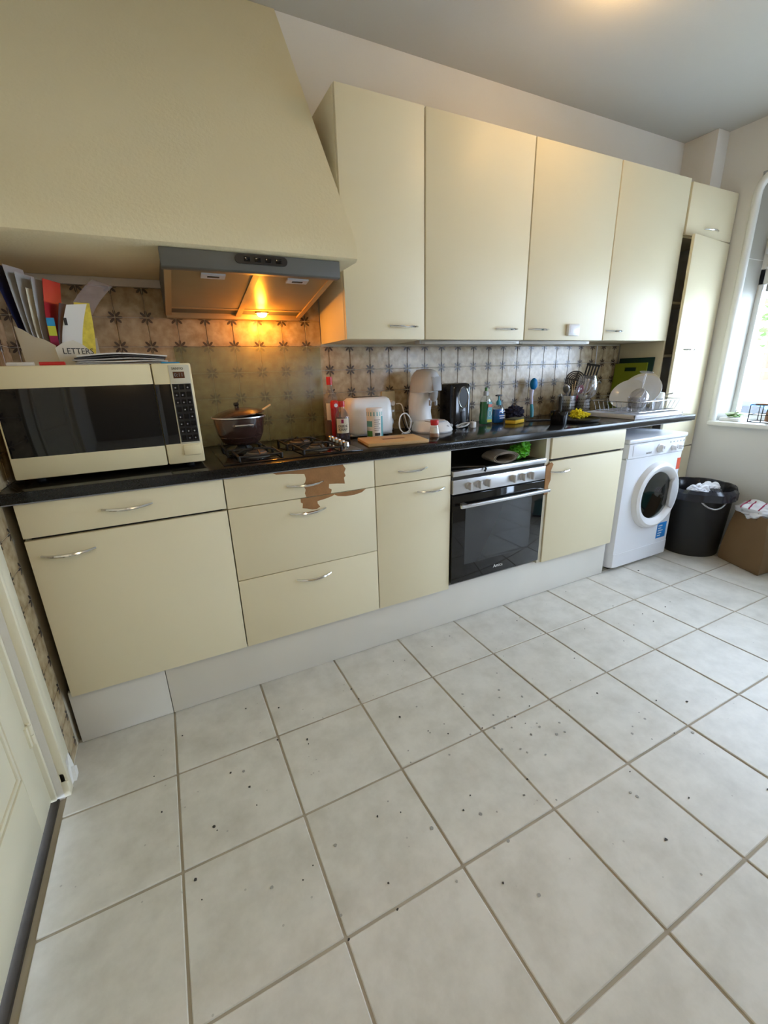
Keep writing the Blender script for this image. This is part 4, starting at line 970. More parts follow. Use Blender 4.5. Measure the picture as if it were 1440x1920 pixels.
for i in range(6): wrap(cn, 1.503, -0.262, 0.0406, -.5, .1 + .2 * (i % 2), W + .042 + i * .010, W + .045 + i * .010, 'grey_ink', 'small_print')
# wooden board
cb = thing('cutting_board', 'small light wooden cutting board lying on the worktop', 'cutting board', (1.515, -0.425, W), local=True, rot=(0, 0, math.radians(-10)))
mb = MB(); mb.box(-0.145, 0.145, -0.105, 0.105, 0, 0.016, 0.004, 2); mb.build('board', 'bamboo', cb)
MB().box(-0.05, 0.06, -0.018, 0.012, 0.0158, 0.0164, 0).build('burn_mark', 'terracotta', cb)

# ------------------------------------------------------------------ coffee machine
cm = thing('coffee_pod_machine', 'white and grey upright coffee pod machine', 'coffee machine', (1.87, -0.17, W))
mb = MB(); rings = []
for (z, cx, cy, rx, ry) in ((0.0, 1.872, -0.215, 0.105, 0.115), (0.008, 1.872, -0.215, 0.110, 0.120), (0.030, 1.872, -0.213, 0.104, 0.114), (0.050, 1.872, -0.205, 0.090, 0.098), (0.056, 1.872, -0.2, 0.078, 0.085)):
    rings.append([(cx + rx * math.cos(a), cy + ry * math.sin(a), W + z) for a in [2 * PI * k / 32 for k in range(32)]])
mb.loft(rings); bs = mb.build('base', 'white_plastic', cm)
MB().lathe([(0, 0), (0.055, 0), (0.058, 0.004), (0.054, 0.007), (0, 0.006)], (1.872, -0.245, W + .055), 28).build('drip_tray', 'lightgrey_plastic', cm)
for i, x in enumerate((1.905, 1.935, 1.963)):
    MB().cyl((x, -0.313 + .012 * i + .006 * i * i, W + .028), 0.009, 0.006, 'y', 14).build('button', 'grey_plastic', bs)
mb = MB(); rings = []
for (z, cx, cy, rx, ry) in ((0.045, 1.862, -0.115, 0.066, 0.060), (0.10, 1.856, -0.112, 0.062, 0.062), (0.16, 1.858, -0.115, 0.063, 0.068), (0.205, 1.864, -0.125, 0.066, 0.078)):
    rings.append([(cx + rx * math.cos(a), cy + ry * math.sin(a), W + z) for a in [2 * PI * k / 32 for k in range(32)]])
mb.loft(rings); mb.build('column', 'white_plastic', cm)
mb = MB(); rings = []
for (z, cx, cy, rx, ry) in ((0.205, 1.865, -0.138, 0.070, 0.095), (0.25, 1.870, -0.142, 0.072, 0.100), (0.285, 1.874, -0.142, 0.068, 0.094), (0.308, 1.876, -0.140, 0.056, 0.078), (0.322, 1.876, -0.138, 0.040, 0.05), (0.326, 1.876, -0.138, 0.012, 0.016)):
    rings.append([(cx + rx * math.cos(a), cy + ry * math.sin(a), W + z) for a in [2 * PI * k / 32 for k in range(32)]])
mb.loft(rings); hd_ = mb.build('head', 'lightgrey_plastic', cm)
mb = MB(); mb.prism([(-0.026, 0.0), (0.026, 0.0), (0.030, 0.075), (-0.030, 0.075)], -0.008, 0.006, 'y', 0.004, M=Matrix.Translation((1.885, -0.243, W + .212)) @ Matrix.Rotation(math.radians(-12), 4, 'X')); mb.build('lever', 'grey_plastic', hd_)
mb = MB(); mb.lathe([(0.026, 0.0), (0.022, -0.03), (0.012, -0.05), (0.008, -0.052), (0, -0.05)], (1.880, -0.215, W + .208), 20); mb.box(1.855, 1.865, -0.222, -0.208, W + .135, W + .165, 0.002); mb.box(1.892, 1.902, -0.222, -0.208, W + .135, W + .165, 0.002); mb.build('spout', 'grey_plastic', cm)
# power leads
def cable(name, label, pts, r, m, cat='cable'):
    # smooth the path
    P = [Vector(p) for p in pts]; Q = []
    for i in range(len(P) - 1):
        p0, p1, p2, p3 = P[max(i - 1, 0)], P[i], P[i + 1], P[min(i + 2, len(P) - 1)]
        for k in range(6):
            t_ = k / 6; Q.append(0.5 * ((2 * p1) + (-p0 + p2) * t_ + (2 * p0 - 5 * p1 + 4 * p2 - p3) * t_ ** 2 + (-p0 + 3 * p1 - 3 * p2 + p3) * t_ ** 3))
    Q.append(P[-1]); mb = MB(); mb.tube(Q, r, 7)
    return tag(mb.build(name, m, None, org=P[0]), label, cat)
cz = W + .0045
cable('power_cable', 'white looped power cable between toaster and coffee machine', [(1.750, -0.030, 1.135), (1.775, -0.05, 1.13), (1.79, -0.06, 1.06), (1.785, -0.10, 1.01), (1.755, -0.18, cz), (1.69, -0.235, cz), (1.665, -0.225, cz + .03), (1.675, -0.215, cz + .085), (1.715, -0.205, cz + .10), (1.742, -0.21, cz + .06), (1.725, -0.22, cz + .012), (1.70, -0.215, cz), (1.67, -0.24, cz)], 0.0035, 'white_plastic')
sk = thing('wall_socket', 'beige double wall socket with plugs behind the toaster', 'socket', (1.715, -0.004, 1.06))
MB().box(1.672, 1.755, -0.012, -0.0005, 1.045, 1.205, 0.003).build('socket_plate', 'socket', sk)
for z in (1.085, 1.155): MB().cyl((1.715, -0.012, z), 0.026, 0.003, 'y', 20).build('socket_face', 'socket', sk)
MB().cyl((1.728, -0.015, 1.140), 0.017, 0.022, 'y', 16, 0.014).build('plug', 'white_plastic', sk)
MB().cyl((1.707, -0.015, 1.090), 0.016, 0.03, 'y', 16, 0.012).build('plug', 'lightgrey_plastic', sk)
cable('power_cable', 'thin black cable behind the coffee machine', [(1.80, -0.03, 1.10), (1.785, -0.04, 1.06), (1.80, -0.05, 1.0), (1.83, -0.035, cz)], 0.003, 'black_plastic')
# salt shaker
ss = thing('salt_shaker', 'small glass salt shaker with red cap by the wooden board', 'salt shaker', (1.752, -0.425, W))
MB().lathe([(0, 0), (0.025, 0), (0.0265, 0.003), (0.0255, 0.02), (0.020, 0.050), (0.0165, 0.062)], (1.752, -0.425, W), 24).build('glass', 'clear_plastic', ss)
MB().lathe([(0, 0.002), (0.0235, 0.003), (0.0235, 0.022), (0, 0.022)], (1.752, -0.425, W), 24).build('pepper', 'pepper', ss)
MB().lathe([(0, 0.0222), (0.0234, 0.0222), (0.019, 0.050), (0, 0.052)], (1.752, -0.425, W), 24).build('salt', 'salt', ss)
MB().lathe([(0.0165, 0.060), (0.0185, 0.060), (0.0215, 0.082), (0.020, 0.085), (0, 0.085)], (1.752, -0.425, W), 24).build('cap', 'red_plastic', ss)
# black flask jug
bj = thing('pod_dispenser', 'tall glossy black pod dispenser with oval chrome ring', 'appliance', (2.105, -0.11, W))
rings = []
for (z, i) in ((0, .006), (0.006, 0.0), (0.22, 0.0), (0.238, 0.006), (0.244, 0.016)):
    x0, x1, y0, y1, rr = 2.030 + i, 2.168 - i, -0.180 + i, -0.035 - i, 0.028; rg = []
    for (cx, cy, a0) in ((x1 - rr, y1 - rr, 0), (x0 + rr, y1 - rr, PI / 2), (x0 + rr, y0 + rr, PI), (x1 - rr, y0 + rr, 3 * PI / 2)):
        for k in range(6):
            a = a0 + PI / 2 * k / 5; rg.append((cx + rr * math.cos(a), cy + rr * math.sin(a), W + z))
    rings.append(rg)
MB().loft(rings).build('body', 'black_gloss', bj)
el = [(2.105 + .033 * math.cos(a), -0.1815, W + .165 + .058 * math.sin(a)) for a in [2 * PI * k / 36 for k in range(36)]]
MB().tube(el, 0.0032, 8, True).build('chrome_ring', 'chrome', bj)
MB().prism([(2.105 + .030 * math.cos(a), W + .165 + .055 * math.sin(a)) for a in [2 * PI * k / 36 for k in range(36)]], -0.1812, -0.178, 'y').build('oval_front', 'black_plastic', bj)
MB().box(2.09, 2.12, -0.184, -0.178, W + .02, W + .09, 0.003).build('front_rib', 'black_plastic', bj)
# coiled lead with adaptor
cable('power_lead', 'small coiled grey lead in front of the black dispenser', [(2.03, -0.24, cz), (2.06, -0.215, cz + .004), (2.095, -0.22, cz + .02), (2.10, -0.245, cz + .022), (2.06, -0.265, cz + .012), (2.02, -0.255, cz + .006), (2.03, -0.23, cz + .010), (2.075, -0.225, cz + .022), (2.115, -0.24, cz + .024)], 0.0042, 'lightgrey_plastic')
tag(MB().box(2.118, 2.140, -0.262, -0.228, W, W + .034, 0.004).build('power_adaptor', 'white_plastic', None, org=(2.129, -0.245, W)), 'small white power adaptor by the black dispenser', 'adaptor')

# ------------------------------------------------------------------ washing-up things
ds = thing('dish_soap_bottle', 'green dish soap bottle on the worktop', 'soap bottle', (2.292, -0.15, W))
sec = [(0, 0.040, 0.024), (0.006, 0.043, 0.026), (0.04, 0.043, 0.026), (0.08, 0.038, 0.024), (0.11, 0.041, 0.025), (0.14, 0.038, 0.024), (0.158, 0.026, 0.019), (0.168, 0.014, 0.014)]
def oval(cx, cy, secs, z0, k=1.0): return [[(cx + rx * k * math.cos(a), cy + ry * k * math.sin(a), z0 + z) for a in [2 * PI * i / 28 for i in range(28)]] for z, rx, ry in secs]
MB().loft(oval(2.292, -0.15, sec, W)).build('bottle', 'clear_plastic', ds)
MB().loft(oval(2.292, -0.15, [(0.003, 0.039, 0.023), (0.04, 0.0405, 0.0235), (0.08, 0.0355, 0.0215), (0.11, 0.0385, 0.0225), (0.132, 0.037, 0.022)], W)).build('soap', 'green_soap', ds)
MB().lathe([(0.0145, 0.166), (0.0145, 0.188), (0.011, 0.192), (0, 0.192)], (2.292, -0.15, W), 18).build('cap', 'lightgrey_plastic', ds)
MB().lathe([(0.008, 0.192), (0.008, 0.206), (0.005, 0.212), (0, 0.212)], (2.292, -0.15, W), 14).build('spout', 'green_print', ds)
mb = MB(); mb.prism([(2.285, W + .012), (2.322, W + .012), (2.320, W + .075), (2.318, W + .13), (2.296, W + .13), (2.286, W + .075)], -0.1772, -0.1752, 'y'); lb = mb.build('label', 'teal_print', ds)
MB().box(2.286, 2.321, -0.1784, -0.1770, W + .012, W + .028).build('label_band', 'lime', ds)
MB().box(2.290, 2.319, -0.1784, -0.1770, W + .100, W + .116).build('label_band', 'red_sticker', ds)
mb = MB(); mb.tube([(2.303 + .012 * math.cos(a), -0.1778, W + .062 + .018 * math.sin(a)) for a in [2 * PI * k / 16 for k in range(16)]], 0.0015, 6, True); mb.build('label_swirl', 'print_white', ds)
sp_ = thing('soap_pump_bottle', 'blue hand soap bottle with teal pump', 'soap bottle', (2.392, -0.15, W))
sec = [(0, 0.038, 0.026), (0.006, 0.042, 0.028), (0.05, 0.044, 0.029), (0.085, 0.040, 0.027), (0.103, 0.026, 0.020), (0.108, 0.014, 0.014)]
MB().loft(oval(2.392, -0.15, sec, W)).build('bottle', 'clear_plastic', sp_)
MB().loft(oval(2.392, -0.15, [(0.003, 0.037, 0.024), (0.05, 0.0415, 0.0265), (0.082, 0.0375, 0.0245)], W)).build('soap', 'blue_soap', sp_)
MB().lathe([(0.015, 0.106), (0.015, 0.124), (0.009, 0.134), (0.005, 0.136), (0.005, 0.160), (0, 0.160)], (2.392, -0.15, W), 18).build('pump_collar', 'brush_teal', sp_)
MB().box(2.368, 2.412, -0.158, -0.142, W + .158, W + .166, 0.003).build('pump_head', 'black_plastic', sp_)
for i in range(4): MB().box(2.382 - .004 * (i % 2), 2.418, -0.1802, -0.1775, W + .028 + i * .013, W + .033 + i * .013).build('label_print', 'print_white' if i != 2 else 'ink', sp_)
sg = thing('sponge', 'yellow scouring sponge on the worktop', 'sponge', (2.455, -0.228, W), local=True, rot=(0, 0, math.radians(22)))
MB().box(-0.062, 0.062, -0.034, 0.034, 0, 0.022, 0.005).build('sponge_body', 'sponge_yellow', sg)
MB().box(-0.062, 0.062, -0.034, 0.034, 0.0221, 0.030, 0.003).build('scouring_pad', 'scourer', sg)
mb = MB(); mb.blob((2.585, -0.085, W + .040), 0.050, (1.25, .9, 0.9), 0.38, 2.8, 4, 9)
tag(mb.build('crumpled_cloth', 'cloth_navy', None, org=(2.585, -0.085, W)), 'dark crumpled cloth heap behind the yellow sponge', 'cloth')
db = thing('dish_brush', 'blue-headed dish brush leaning against the tiles', 'brush', (2.718, -0.10, W))
MB().tube([(2.715, -0.105, W + .006), (2.722, -0.095, W + .05), (2.730, -0.08, W + .085)], [0.010, 0.012, 0.010], 10).build('grip', 'brush_teal', db)
MB().tube([(2.730, -0.08, W + .085), (2.742, -0.06, W + .135), (2.752, -0.05, W + .175)], [0.010, 0.011, 0.016], 10).build('handle', 'brush_handle', db)
mb = MB(); mb.sphere((2.764, -0.052, W + .213), 0.036, (0.72, 0.62, 1.05), 20, 14); mb.build('head', 'brush_blue', db)
# black flat pan, cup and spatula
gp = thing('griddle_pan', 'flat black pan lying on the worktop', 'pan', (2.78, -0.40, W))
MB().lathe([(0, 0), (0.118, 0), (0.132, 0.006), (0.138, 0.018), (0.134, 0.018), (0.126, 0.008), (0, 0.006)], (2.79, -0.385, W), 36).build('pan_body', 'black_iron', gp)
MB().tube([(2.66, -0.36, W + .012), (2.58, -0.335, W + .016), (2.47, -0.30, W + .016)], [0.009, 0.010, 0.011], 8, flat=0.7).build('pan_handle', 'black_plastic', gp)
bc = thing('black_cup', 'small black cup standing in front of the dish brush', 'cup', (2.595, -0.435, W))
MB().lathe([(0, 0), (0.042, 0), (0.045, 0.004), (0.050, 0.075), (0.047, 0.075), (0.043, 0.008), (0, 0.006)], (2.595, -0.435, W), 28).build('cup_body', 'black_gloss', bc)
sl = thing('black_ladle', 'black handled utensil with steel end standing in the black cup', 'utensil', (2.60, -0.43, W + .01))
MB().tube([(2.60, -0.435, W + .012), (2.635, -0.40, W + .09), (2.665, -0.37, W + .145)], [0.006, 0.009, 0.011], 8).build('grip', 'black_plastic', sl)
MB().tube([(2.665, -0.37, W + .145), (2.675, -0.36, W + .160)], [0.010, 0.008], 8).build('end_cap', 'steel', sl)
mb = MB(); mb.blob((2.862, -0.33, W + .034), 0.030, (1.1, 1.1, 0.85), 0.55, 3.0, 4, 14); mb.blob((2.905, -0.345, W + .026), 0.026, (1.3, 1.1, 0.6), 0.55, 3.2, 4, 17)
tag(mb.build('yellow_cloth', 'cloth_yellow', None, org=(2.88, -0.34, W + .008)), 'crumpled yellow dishcloth lying on the flat black pan', 'cloth')
# cutlery holders
def holder(x, y, label, h_):
    e = thing('cutlery_holder', label, 'cutlery holder', (x, y, W), 'perforated steel cutlery holders')
    MB().lathe([(0, 0), (0.056, 0), (0.058, 0.003), (0.058, h_), (0.0565, h_), (0.0565, 0.005), (0, 0.005)], (x, y, W), 32).build('cylinder', 'steel', e)
    for r in range(5):
        for k in range(16):
            a = PI + PI * (k + .5) / 16
            mb = MB(); Mx = Matrix.Translation((x + .0585 * math.cos(a), y + .0585 * math.sin(a), W + .02 + r * .021)) @ Matrix.Rotation(a + PI / 2, 4, 'Z')
            mb.cyl((0, 0.0008, 0), 0.0032, 0.0014, 'y', 8, M=Mx)
            if r == 0 and k == 0 or True: mb.build('hole', 'gap_dark', e)
    return e
holder(2.998, -0.125, 'perforated steel cutlery holder behind the yellow cloth', 0.132)
holder(3.140, -0.125, 'perforated steel cutlery holder behind the upright wine glass', 0.128)
def utensil(name, label, base, tip, r, m, headfn=None, hm=None, cat='utensil'):
    e = thing(name, label, cat, base); MB().tube([base, tip], r, 8).build('shaft', m, e)
    if headfn:
        mb = MB(); headfn(mb, Vector(base), Vector(tip)); mb.build('head', hm or m, e)
    return e
def basis(b, t):
    z = (t - b).normalized(); y = Vector((-0.77, -0.64, 0)); y = (y - z * y.dot(z)).normalized(); x = y.cross(z)
    return Matrix((x, y, z)).transposed().to_4x4()
def h_spatula(mb, b, t):
    M = Matrix.Translation(t) @ basis(b, t)
    for i in range(5): mb.box(-0.040 + i * .0175, -0.030 + i * .0175, -.0025, .0025, 0.014, 0.085, 0.001, 1, M=M)
    mb.box(-0.042, 0.042, -.0025, .0025, 0.080, 0.094, 0.002, 1, M=M); mb.box(-0.036, 0.036, -.003, .003, -0.004, 0.018, 0.002, 1, M=M)
def h_skimmer(mb, b, t):
    M = Matrix.Translation(t) @ basis(b, t)
    for r_ in (0.058, 0.047, 0.036, 0.025, 0.013):
        mb.tube([(r_ * math.cos(a), -.002 * (0.06 - r_) / .01, 0.055 + r_ * math.sin(a)) for a in [2 * PI * k / 28 for k in range(28)]], 0.0042, 6, True, M=M)
    mb.box(-.005, .005, -.006, .002, -0.003, 0.112, 0.001, 1, M=M); mb.box(-.056, .056, -.006, .002, 0.051, 0.059, 0.001, 1, M=M)
def h_spoon(mb, b, t):
    M = Matrix.Translation(t) @ basis(b, t); mb.sphere((0, 0, 0.024), 0.028, (0.75, 0.3, 1.1), 16, 10, M=M)
def h_ladle(mb, b, t):
    M = Matrix.Translation(t); mb.tube([(0, 0, 0), (0.018, -0.004, 0.035), (0.045, -0.01, 0.048), (0.060, -0.012, 0.035)], [0.006, 0.007, 0.006, 0.004], 8, M=M)
utensil('slotted_spatula', 'black slotted spatula standing in the cutlery holder', (3.132, -0.118, W + .01), (3.158, -0.155, W + .235), 0.0075, 'steel', h_spatula, 'black_plastic', 'spatula')
utensil('skimmer', 'round black skimmer with ring pattern in the cutlery holder', (2.985, -0.115, W + .01), (3.040, -0.125, W + .175), 0.006, 'black_plastic', h_skimmer, None, 'skimmer')
utensil('serving_spoon', 'steel serving spoon in the left cutlery holder', (3.01, -0.135, W + .01), (2.955, -0.155, W + .155), 0.005, 'steel', h_spoon, None, 'spoon')
utensil('wooden_stick', 'thin wooden stick standing in the left cutlery holder', (3.0, -0.15, W + .01), (3.02, -0.165, W + .225), 0.003, 'bamboo', None, None, 'stick')
utensil('wooden_stick', 'second thin wooden stick, shorter, in the left cutlery holder', (3.015, -0.145, W + .01), (2.995, -0.165, W + .205), 0.003, 'bamboo', None, None, 'stick')
utensil('magenta_spoon', 'dark magenta plastic spoon between the cutlery holders', (3.03, -0.135, W + .01), (3.065, -0.16, W + .145), 0.006, 'magenta', h_spoon, 'magenta', 'spoon')
utensil('ladle', 'curved steel ladle handle at the right of the cutlery holder', (3.16, -0.11, W + .01), (3.235, -0.13, W + .165), 0.006, 'steel', h_ladle, 'steel', 'ladle')
cable('hanging_cable', 'thin white cable hanging on the tiles beside the ladle', [(3.38, -0.012, 1.44), (3.382, -0.012, 1.30), (3.375, -0.012, 1.20), (3.34, -0.02, 1.14), (3.28, -0.025, 1.125), (3.24, -0.02, 1.16)], 0.003, 'white_plastic')
# wine glasses
def wineglass(e, M, m='clear_glass', k=1.0):
    pr = [(0, 0.0), (0.038, 0.0), (0.0385, 0.002), (0.010, 0.007), (0.0045, 0.013), (0.004, 0.09), (0.006, 0.098), (0.030, 0.108), (0.050, 0.130), (0.056, 0.155), (0.052, 0.190), (0.042, 0.228), (0.0408, 0.228), (0.0505, 0.19), (0.0545, 0.155), (0.0485, 0.131), (0.029, 0.110), (0, 0.101)]
    pr = [(r * k, z * k) for r, z in pr]
    b_ = MB().lathe(pr[9 - 3:], (0, 0, 0), 36, M=M).build('bowl', m, e)
    MB().lathe(pr[:7] + [(0, 0.0985 * k)], (0, 0, 0), 28, M=M).build('stem_and_foot', m, e)
wg = thing('wine_glass', 'clear wine glass standing upright left of the dish rack', 'wine glass', (2.985, -0.285, W), 'clear wine glasses', local=True)
wineglass(wg, None, k=1.13)
# ------------------------------------------------------------------ draining rack
rk = thing('dish_rack', 'chrome wire dish rack on a white drip tray', 'dish rack', (3.33, -0.36, W))
tx0_, tx1_, ty0_, ty1_ = 3.085, 3.56, -0.565, -0.19
mb = MB(); t_ = bmesh.new()
mb.box(tx0_, tx1_, ty0_, ty1_, W, W + .006, 0.002)
for a in ((tx0_, tx1_, ty0_, ty0_ + .012), (tx0_, tx1_, ty1_ - .012, ty1_), (tx0_, tx0_ + .012, ty0_, ty1_), (tx1_ - .012, tx1_, ty0_, ty1_)): mb.box(a[0], a[1], a[2], a[3], W + .004, W + .026, 0.003)
mb.build('drip_tray', 'tray_white', rk)
ra = (3.105, 3.57, -0.555, -0.21); rz = W + .098
def rr_path(x0, x1, y0, y1, z, r):
    P = []
    for (cx, cy, a0) in ((x1 - r, y1 - r, 0), (x0 + r, y1 - r, PI / 2), (x0 + r, y0 + r, PI), (x1 - r, y0 + r, 3 * PI / 2)):
        for k in range(5):
            a = a0 + PI / 2 * k / 4; P.append((cx + r * math.cos(a), cy + r * math.sin(a), z))
    return P
MB().tube(rr_path(*ra, rz, 0.03), 0.0032, 7, True).build('top_rim', 'chrome', rk)
MB().tube(rr_path(ra[0] + .025, ra[1] - .03, ra[2] + .02, ra[3] - .02, W + .034, 0.03), 0.0028, 7, True).build('bottom_rim', 'chrome', rk)
def wire(p): 
    MB().tube(p, 0.0018, 5).build('wire', 'chrome', rk)
for i in range(9):
    x = ra[0] + .05 + i * (ra[1] - ra[0] - .1) / 8; xb = ra[0] + .06 + i * (ra[1] - ra[0] - .12) / 8
    wire([(x, ra[2], rz), (xb, ra[2] + .02, W + .034), (xb, ra[3] - .02, W + .034), (x, ra[3], rz)])
for i in range(9):
    y = ra[2] + .04 + i * (ra[3] - ra[2] - .08) / 8; yb = ra[2] + .05 + i * (ra[3] - ra[2] - .10) / 8
    wire([(ra[0], y, rz), (ra[0] + .025, yb, W + .034)]); wire([(ra[1], y, rz), (ra[1] - .03, yb, W + .034)])
# dishes in the rack: plates standing on edge, leaning
def plate(label, c, r_, n, m='china', grp='white plates in the dish rack'):
    e = thing('plate', label, 'plate', (c[0], c[1], zr), grp)
    M = Matrix.Translation(c) @ Vector(n).to_track_quat('Z', 'Y').to_matrix().to_4x4()
    MB().lathe([(0, 0), (r_ * .55, 0), (r_ * .62, 0.004), (r_, 0.020), (r_, 0.023), (r_ * .62, 0.008), (r_ * .54, 0.004), (0, 0.004)], (0, 0, 0), 40, M=M).build('plate_disc', m, e)
    return e
zr = W + .037
plate('large white plate leaning at the front of the dish rack', (3.385, -0.385, zr + .100), 0.120, (-0.78, -0.16, 0.60))
plate('grey-blue shaded plate left of the front plate in the rack', (3.270, -0.370, zr + .090), 0.105, (-0.78, -0.10, 0.60))
plate('cream plate deep in the rack beneath the upturned glass', (3.455, -0.33, zr + .112), 0.122, (-0.80, -0.10, 0.58), 'china_cream')
wg2 = thing('wine_glass', 'upside-down wine glass leaning in the dish rack', 'wine glass', (3.30, -0.47, zr), 'clear wine glasses', local=True)
wineglass(wg2, Matrix.Translation((0.045, 0.0, 0.232)) @ Matrix.Translation((-.07, .0, 0)) @ Matrix.Rotation(math.radians(180), 4, 'X') @ Matrix.Rotation(math.radians(-14), 4, 'Y'))
cu_ = thing('beige_cup', 'beige cup standing upside down at the right of the rack', 'cup', (3.475, -0.44, zr))
MB().lathe([(0.040, 0), (0.042, 0), (0.040, 0.05), (0.036, 0.098), (0.030, 0.102), (0, 0.102), (0, 0.099), (0.034, 0.096), (0.038, 0.05)], (3.475, -0.44, zr), 28).build('cup_body', 'china_cream', cu_)
cu3 = thing('clear_tumbler', 'clear tumbler in the front left corner of the rack', 'glass', (3.19, -0.47, zr))
MB().lathe([(0, 0), (0.030, 0), (0.036, 0.085), (0.0348, 0.085), (0.029, 0.006), (0, 0.005)], (3.19, -0.47, zr), 28).build('tumbler_wall', 'clear_glass', cu3)
cu4 = thing('clear_tumbler', 'clear tumbler between the front plate and the beige cup', 'glass', (3.40, -0.495, zr))
MB().lathe([(0, 0), (0.028, 0), (0.033, 0.07), (0.0318, 0.07), (0.027, 0.006), (0, 0.005)], (3.395, -0.495, zr), 28).build('tumbler_wall', 'clear_glass', cu4)
pa = thing('steel_saucepan', 'small steel saucepan tipped at the right end of the rack', 'pan', (3.52, -0.33, zr))
MB().lathe([(0, 0), (0.045, 0.002), (0.062, 0.016), (0.066, 0.03), (0.063, 0.03), (0.058, 0.017), (0, 0.006)], (0, 0, 0), 32, M=Matrix.Translation((3.535, -0.34, zr + .075)) @ Matrix.Rotation(math.radians(200), 4, 'X') @ Matrix.Rotation(math.radians(-12), 4, 'Y')).build('pan_body', 'steel', pa)
MB().tube([(3.56, -0.39, zr + .065), (3.585, -0.43, zr + .082), (3.60, -0.46, zr + .092)], [0.007, 0.009, 0.008], 8, flat=.5).build('pan_handle', 'steel', pa)
pb = thing('plastic_bottle', 'clear plastic bottle with pale cap lying in the rack', 'bottle', (3.49, -0.38, zr + .105))
MB().lathe([(0, 0), (0.018, 0.002), (0.019, 0.03), (0.010, 0.04), (0.009, 0.05), (0, 0.05)], (0, 0, 0), 18, M=Matrix.Translation((3.47, -0.40, zr + .116)) @ Matrix.Rotation(math.radians(50), 4, 'Y')).build('bottle_body', 'clear_plastic', pb)
MB().lathe([(0, 0.050), (0.011, 0.050), (0.011, 0.064), (0, 0.064)], (0, 0, 0), 16, M=Matrix.Translation((3.47, -0.40, zr + .116)) @ Matrix.Rotation(math.radians(50), 4, 'Y')).build('cap', 'brush_handle', pb)
# chopping boards leaning on the side of the tall cupboard
def lean_board(label, m, y0, y1, z1, off, hole):
    e = thing('chopping_board', label, 'chopping board', (3.58, (y0 + y1) / 2, W), 'plastic chopping boards by the cupboard')
    M = Matrix.Translation((3.622 - off, 0, W)) @ Matrix.Rotation(math.radians(0.0), 4, 'Y')
    w_ = y1 - y0; hh = z1 - W; t0 = 0.010
    lean = 0.028
    MM = M @ Matrix(((1, 0, lean / hh, -lean), (0, 1, 0, 0), (0, 0, 1, 0), (0, 0, 0, 1)))
    mb = MB()
    if hole:
        hy0, hy1, hz0, hz1 = (y0 + y1) / 2 - .045, (y0 + y1) / 2 + .045, hh - .055, hh - .030
        mb.box(0, t0, y0, y1, 0, hz0, 0.002, 1, M=MM); mb.box(0, t0, y0, y1, hz1, hh, 0.002, 1, M=MM); mb.box(0, t0, y0, hy0, hz0 - .002, hz1 + .002, 0, 1, M=MM); mb.box(0, t0, hy1, y1, hz0 - .002, hz1 + .002, 0, 1, M=MM)
    else: mb.box(0, t0, y0, y1, 0, hh, 0.003, 2, M=MM)
    mb.build('board', m, e)
lean_board('lime green chopping board with a grip slot leaning on the cupboard', 'board_green', -0.255, -0.012, 1.318, 0.024, True)
lean_board('dark green chopping board behind the lime green one', 'board_dark', -0.290, -0.030, 1.352, 0.010, False)

# ------------------------------------------------------------------ bins and bags
bn = thing('waste_bin', 'black round waste bin beside the washing machine', 'bin', (3.872, -0.575, 0.0))
bxc, byc = 3.885, -0.585
MB().lathe([(0, 0.001), (0.172, 0.001), (0.178, 0.010), (0.205, 0.462), (0.208, 0.468), (0.204, 0.470), (0.198, 0.462), (0.172, 0.014), (0, 0.012)], (bxc, byc, 0), 48).build('bin_body', 'bin_black', bn)
aa = math.radians(236); hp = []
for k in range(13):
    s_ = k / 12; a = aa + (s_ - .5) * 0.82; rr = 0.209 + 0.012 * math.sin(PI * s_)
    hp.append((bxc + rr * math.cos(a), byc + rr * math.sin(a), 0.425 - 0.058 * math.sin(PI * s_) ** 0.75))
MB().tube(hp, 0.0055, 8).build('bin_handle', 'steel', bn)
for p_ in (hp[0], hp[-1]): MB().sphere(p_, 0.011).build('handle_fixing', 'steel', bn)
lg = thing('bin_liner', 'shiny black bin liner folded over the waste bin rim', 'bin liner', (bxc, byc, 0.3))
mb = MB(); rings = []
for (z, r_, amp) in ((0.30, 0.17, .004), (0.40, 0.187, .006), (0.468, 0.194, .006), (0.486, 0.204, .008), (0.488, 0.216, .010), (0.46, 0.224, .012), (0.41, 0.226, .014)):
    rg = []
    for k in range(96):
        a = 2 * PI * k / 96; front_ = max(0.0, math.cos(a - math.radians(225)))
        zz2 = z if z < .47 else 0.478 + (z - 0.478) * (1 if front_ < .35 else 0.25)
        rr = r_ + amp * noise.noise(Vector((math.cos(a) * 6, math.sin(a) * 6, z * 8)))
        if z > .47 and front_ > .35: rr = min(rr, 0.203 + .004 * noise.noise(Vector((a * 9, z * 30, 0))))
        rg.append((bxc + rr * math.cos(a), byc + rr * math.sin(a), zz2 + .004 * noise.noise(Vector((a * 6, 3, z)))))
    rings.append(rg)
mb.loft(rings, cap=False); mb.build('liner_sheet', 'bag_black', lg)
def rubbish(label, c, r_, sc, m, seed):
    mb = MB(); mb.blob(c, r_, sc, 0.26, 1.7, 5, seed); return tag(mb.build('crumpled_bag', m, None, org=(c[0], c[1], c[2] - r_ * .6)), label, 'rubbish', 'crumpled bags thrown away')
rubbish('crumpled white plastic in the left half of the waste bin', (3.80, -0.63, 0.455), 0.055, (1.3, 1.1, .95), 'bag_white', 21)
rubbish('crumpled white packaging in the right half of the waste bin', (3.915, -0.64, 0.465), 0.045, (1.3, 1.1, .85), 'bag_white', 25)
rubbish('shiny dark foil bag at the front of the waste bin', (3.865, -0.695, 0.450), 0.045, (1.5, .8, .6), 'bag_black', 29)
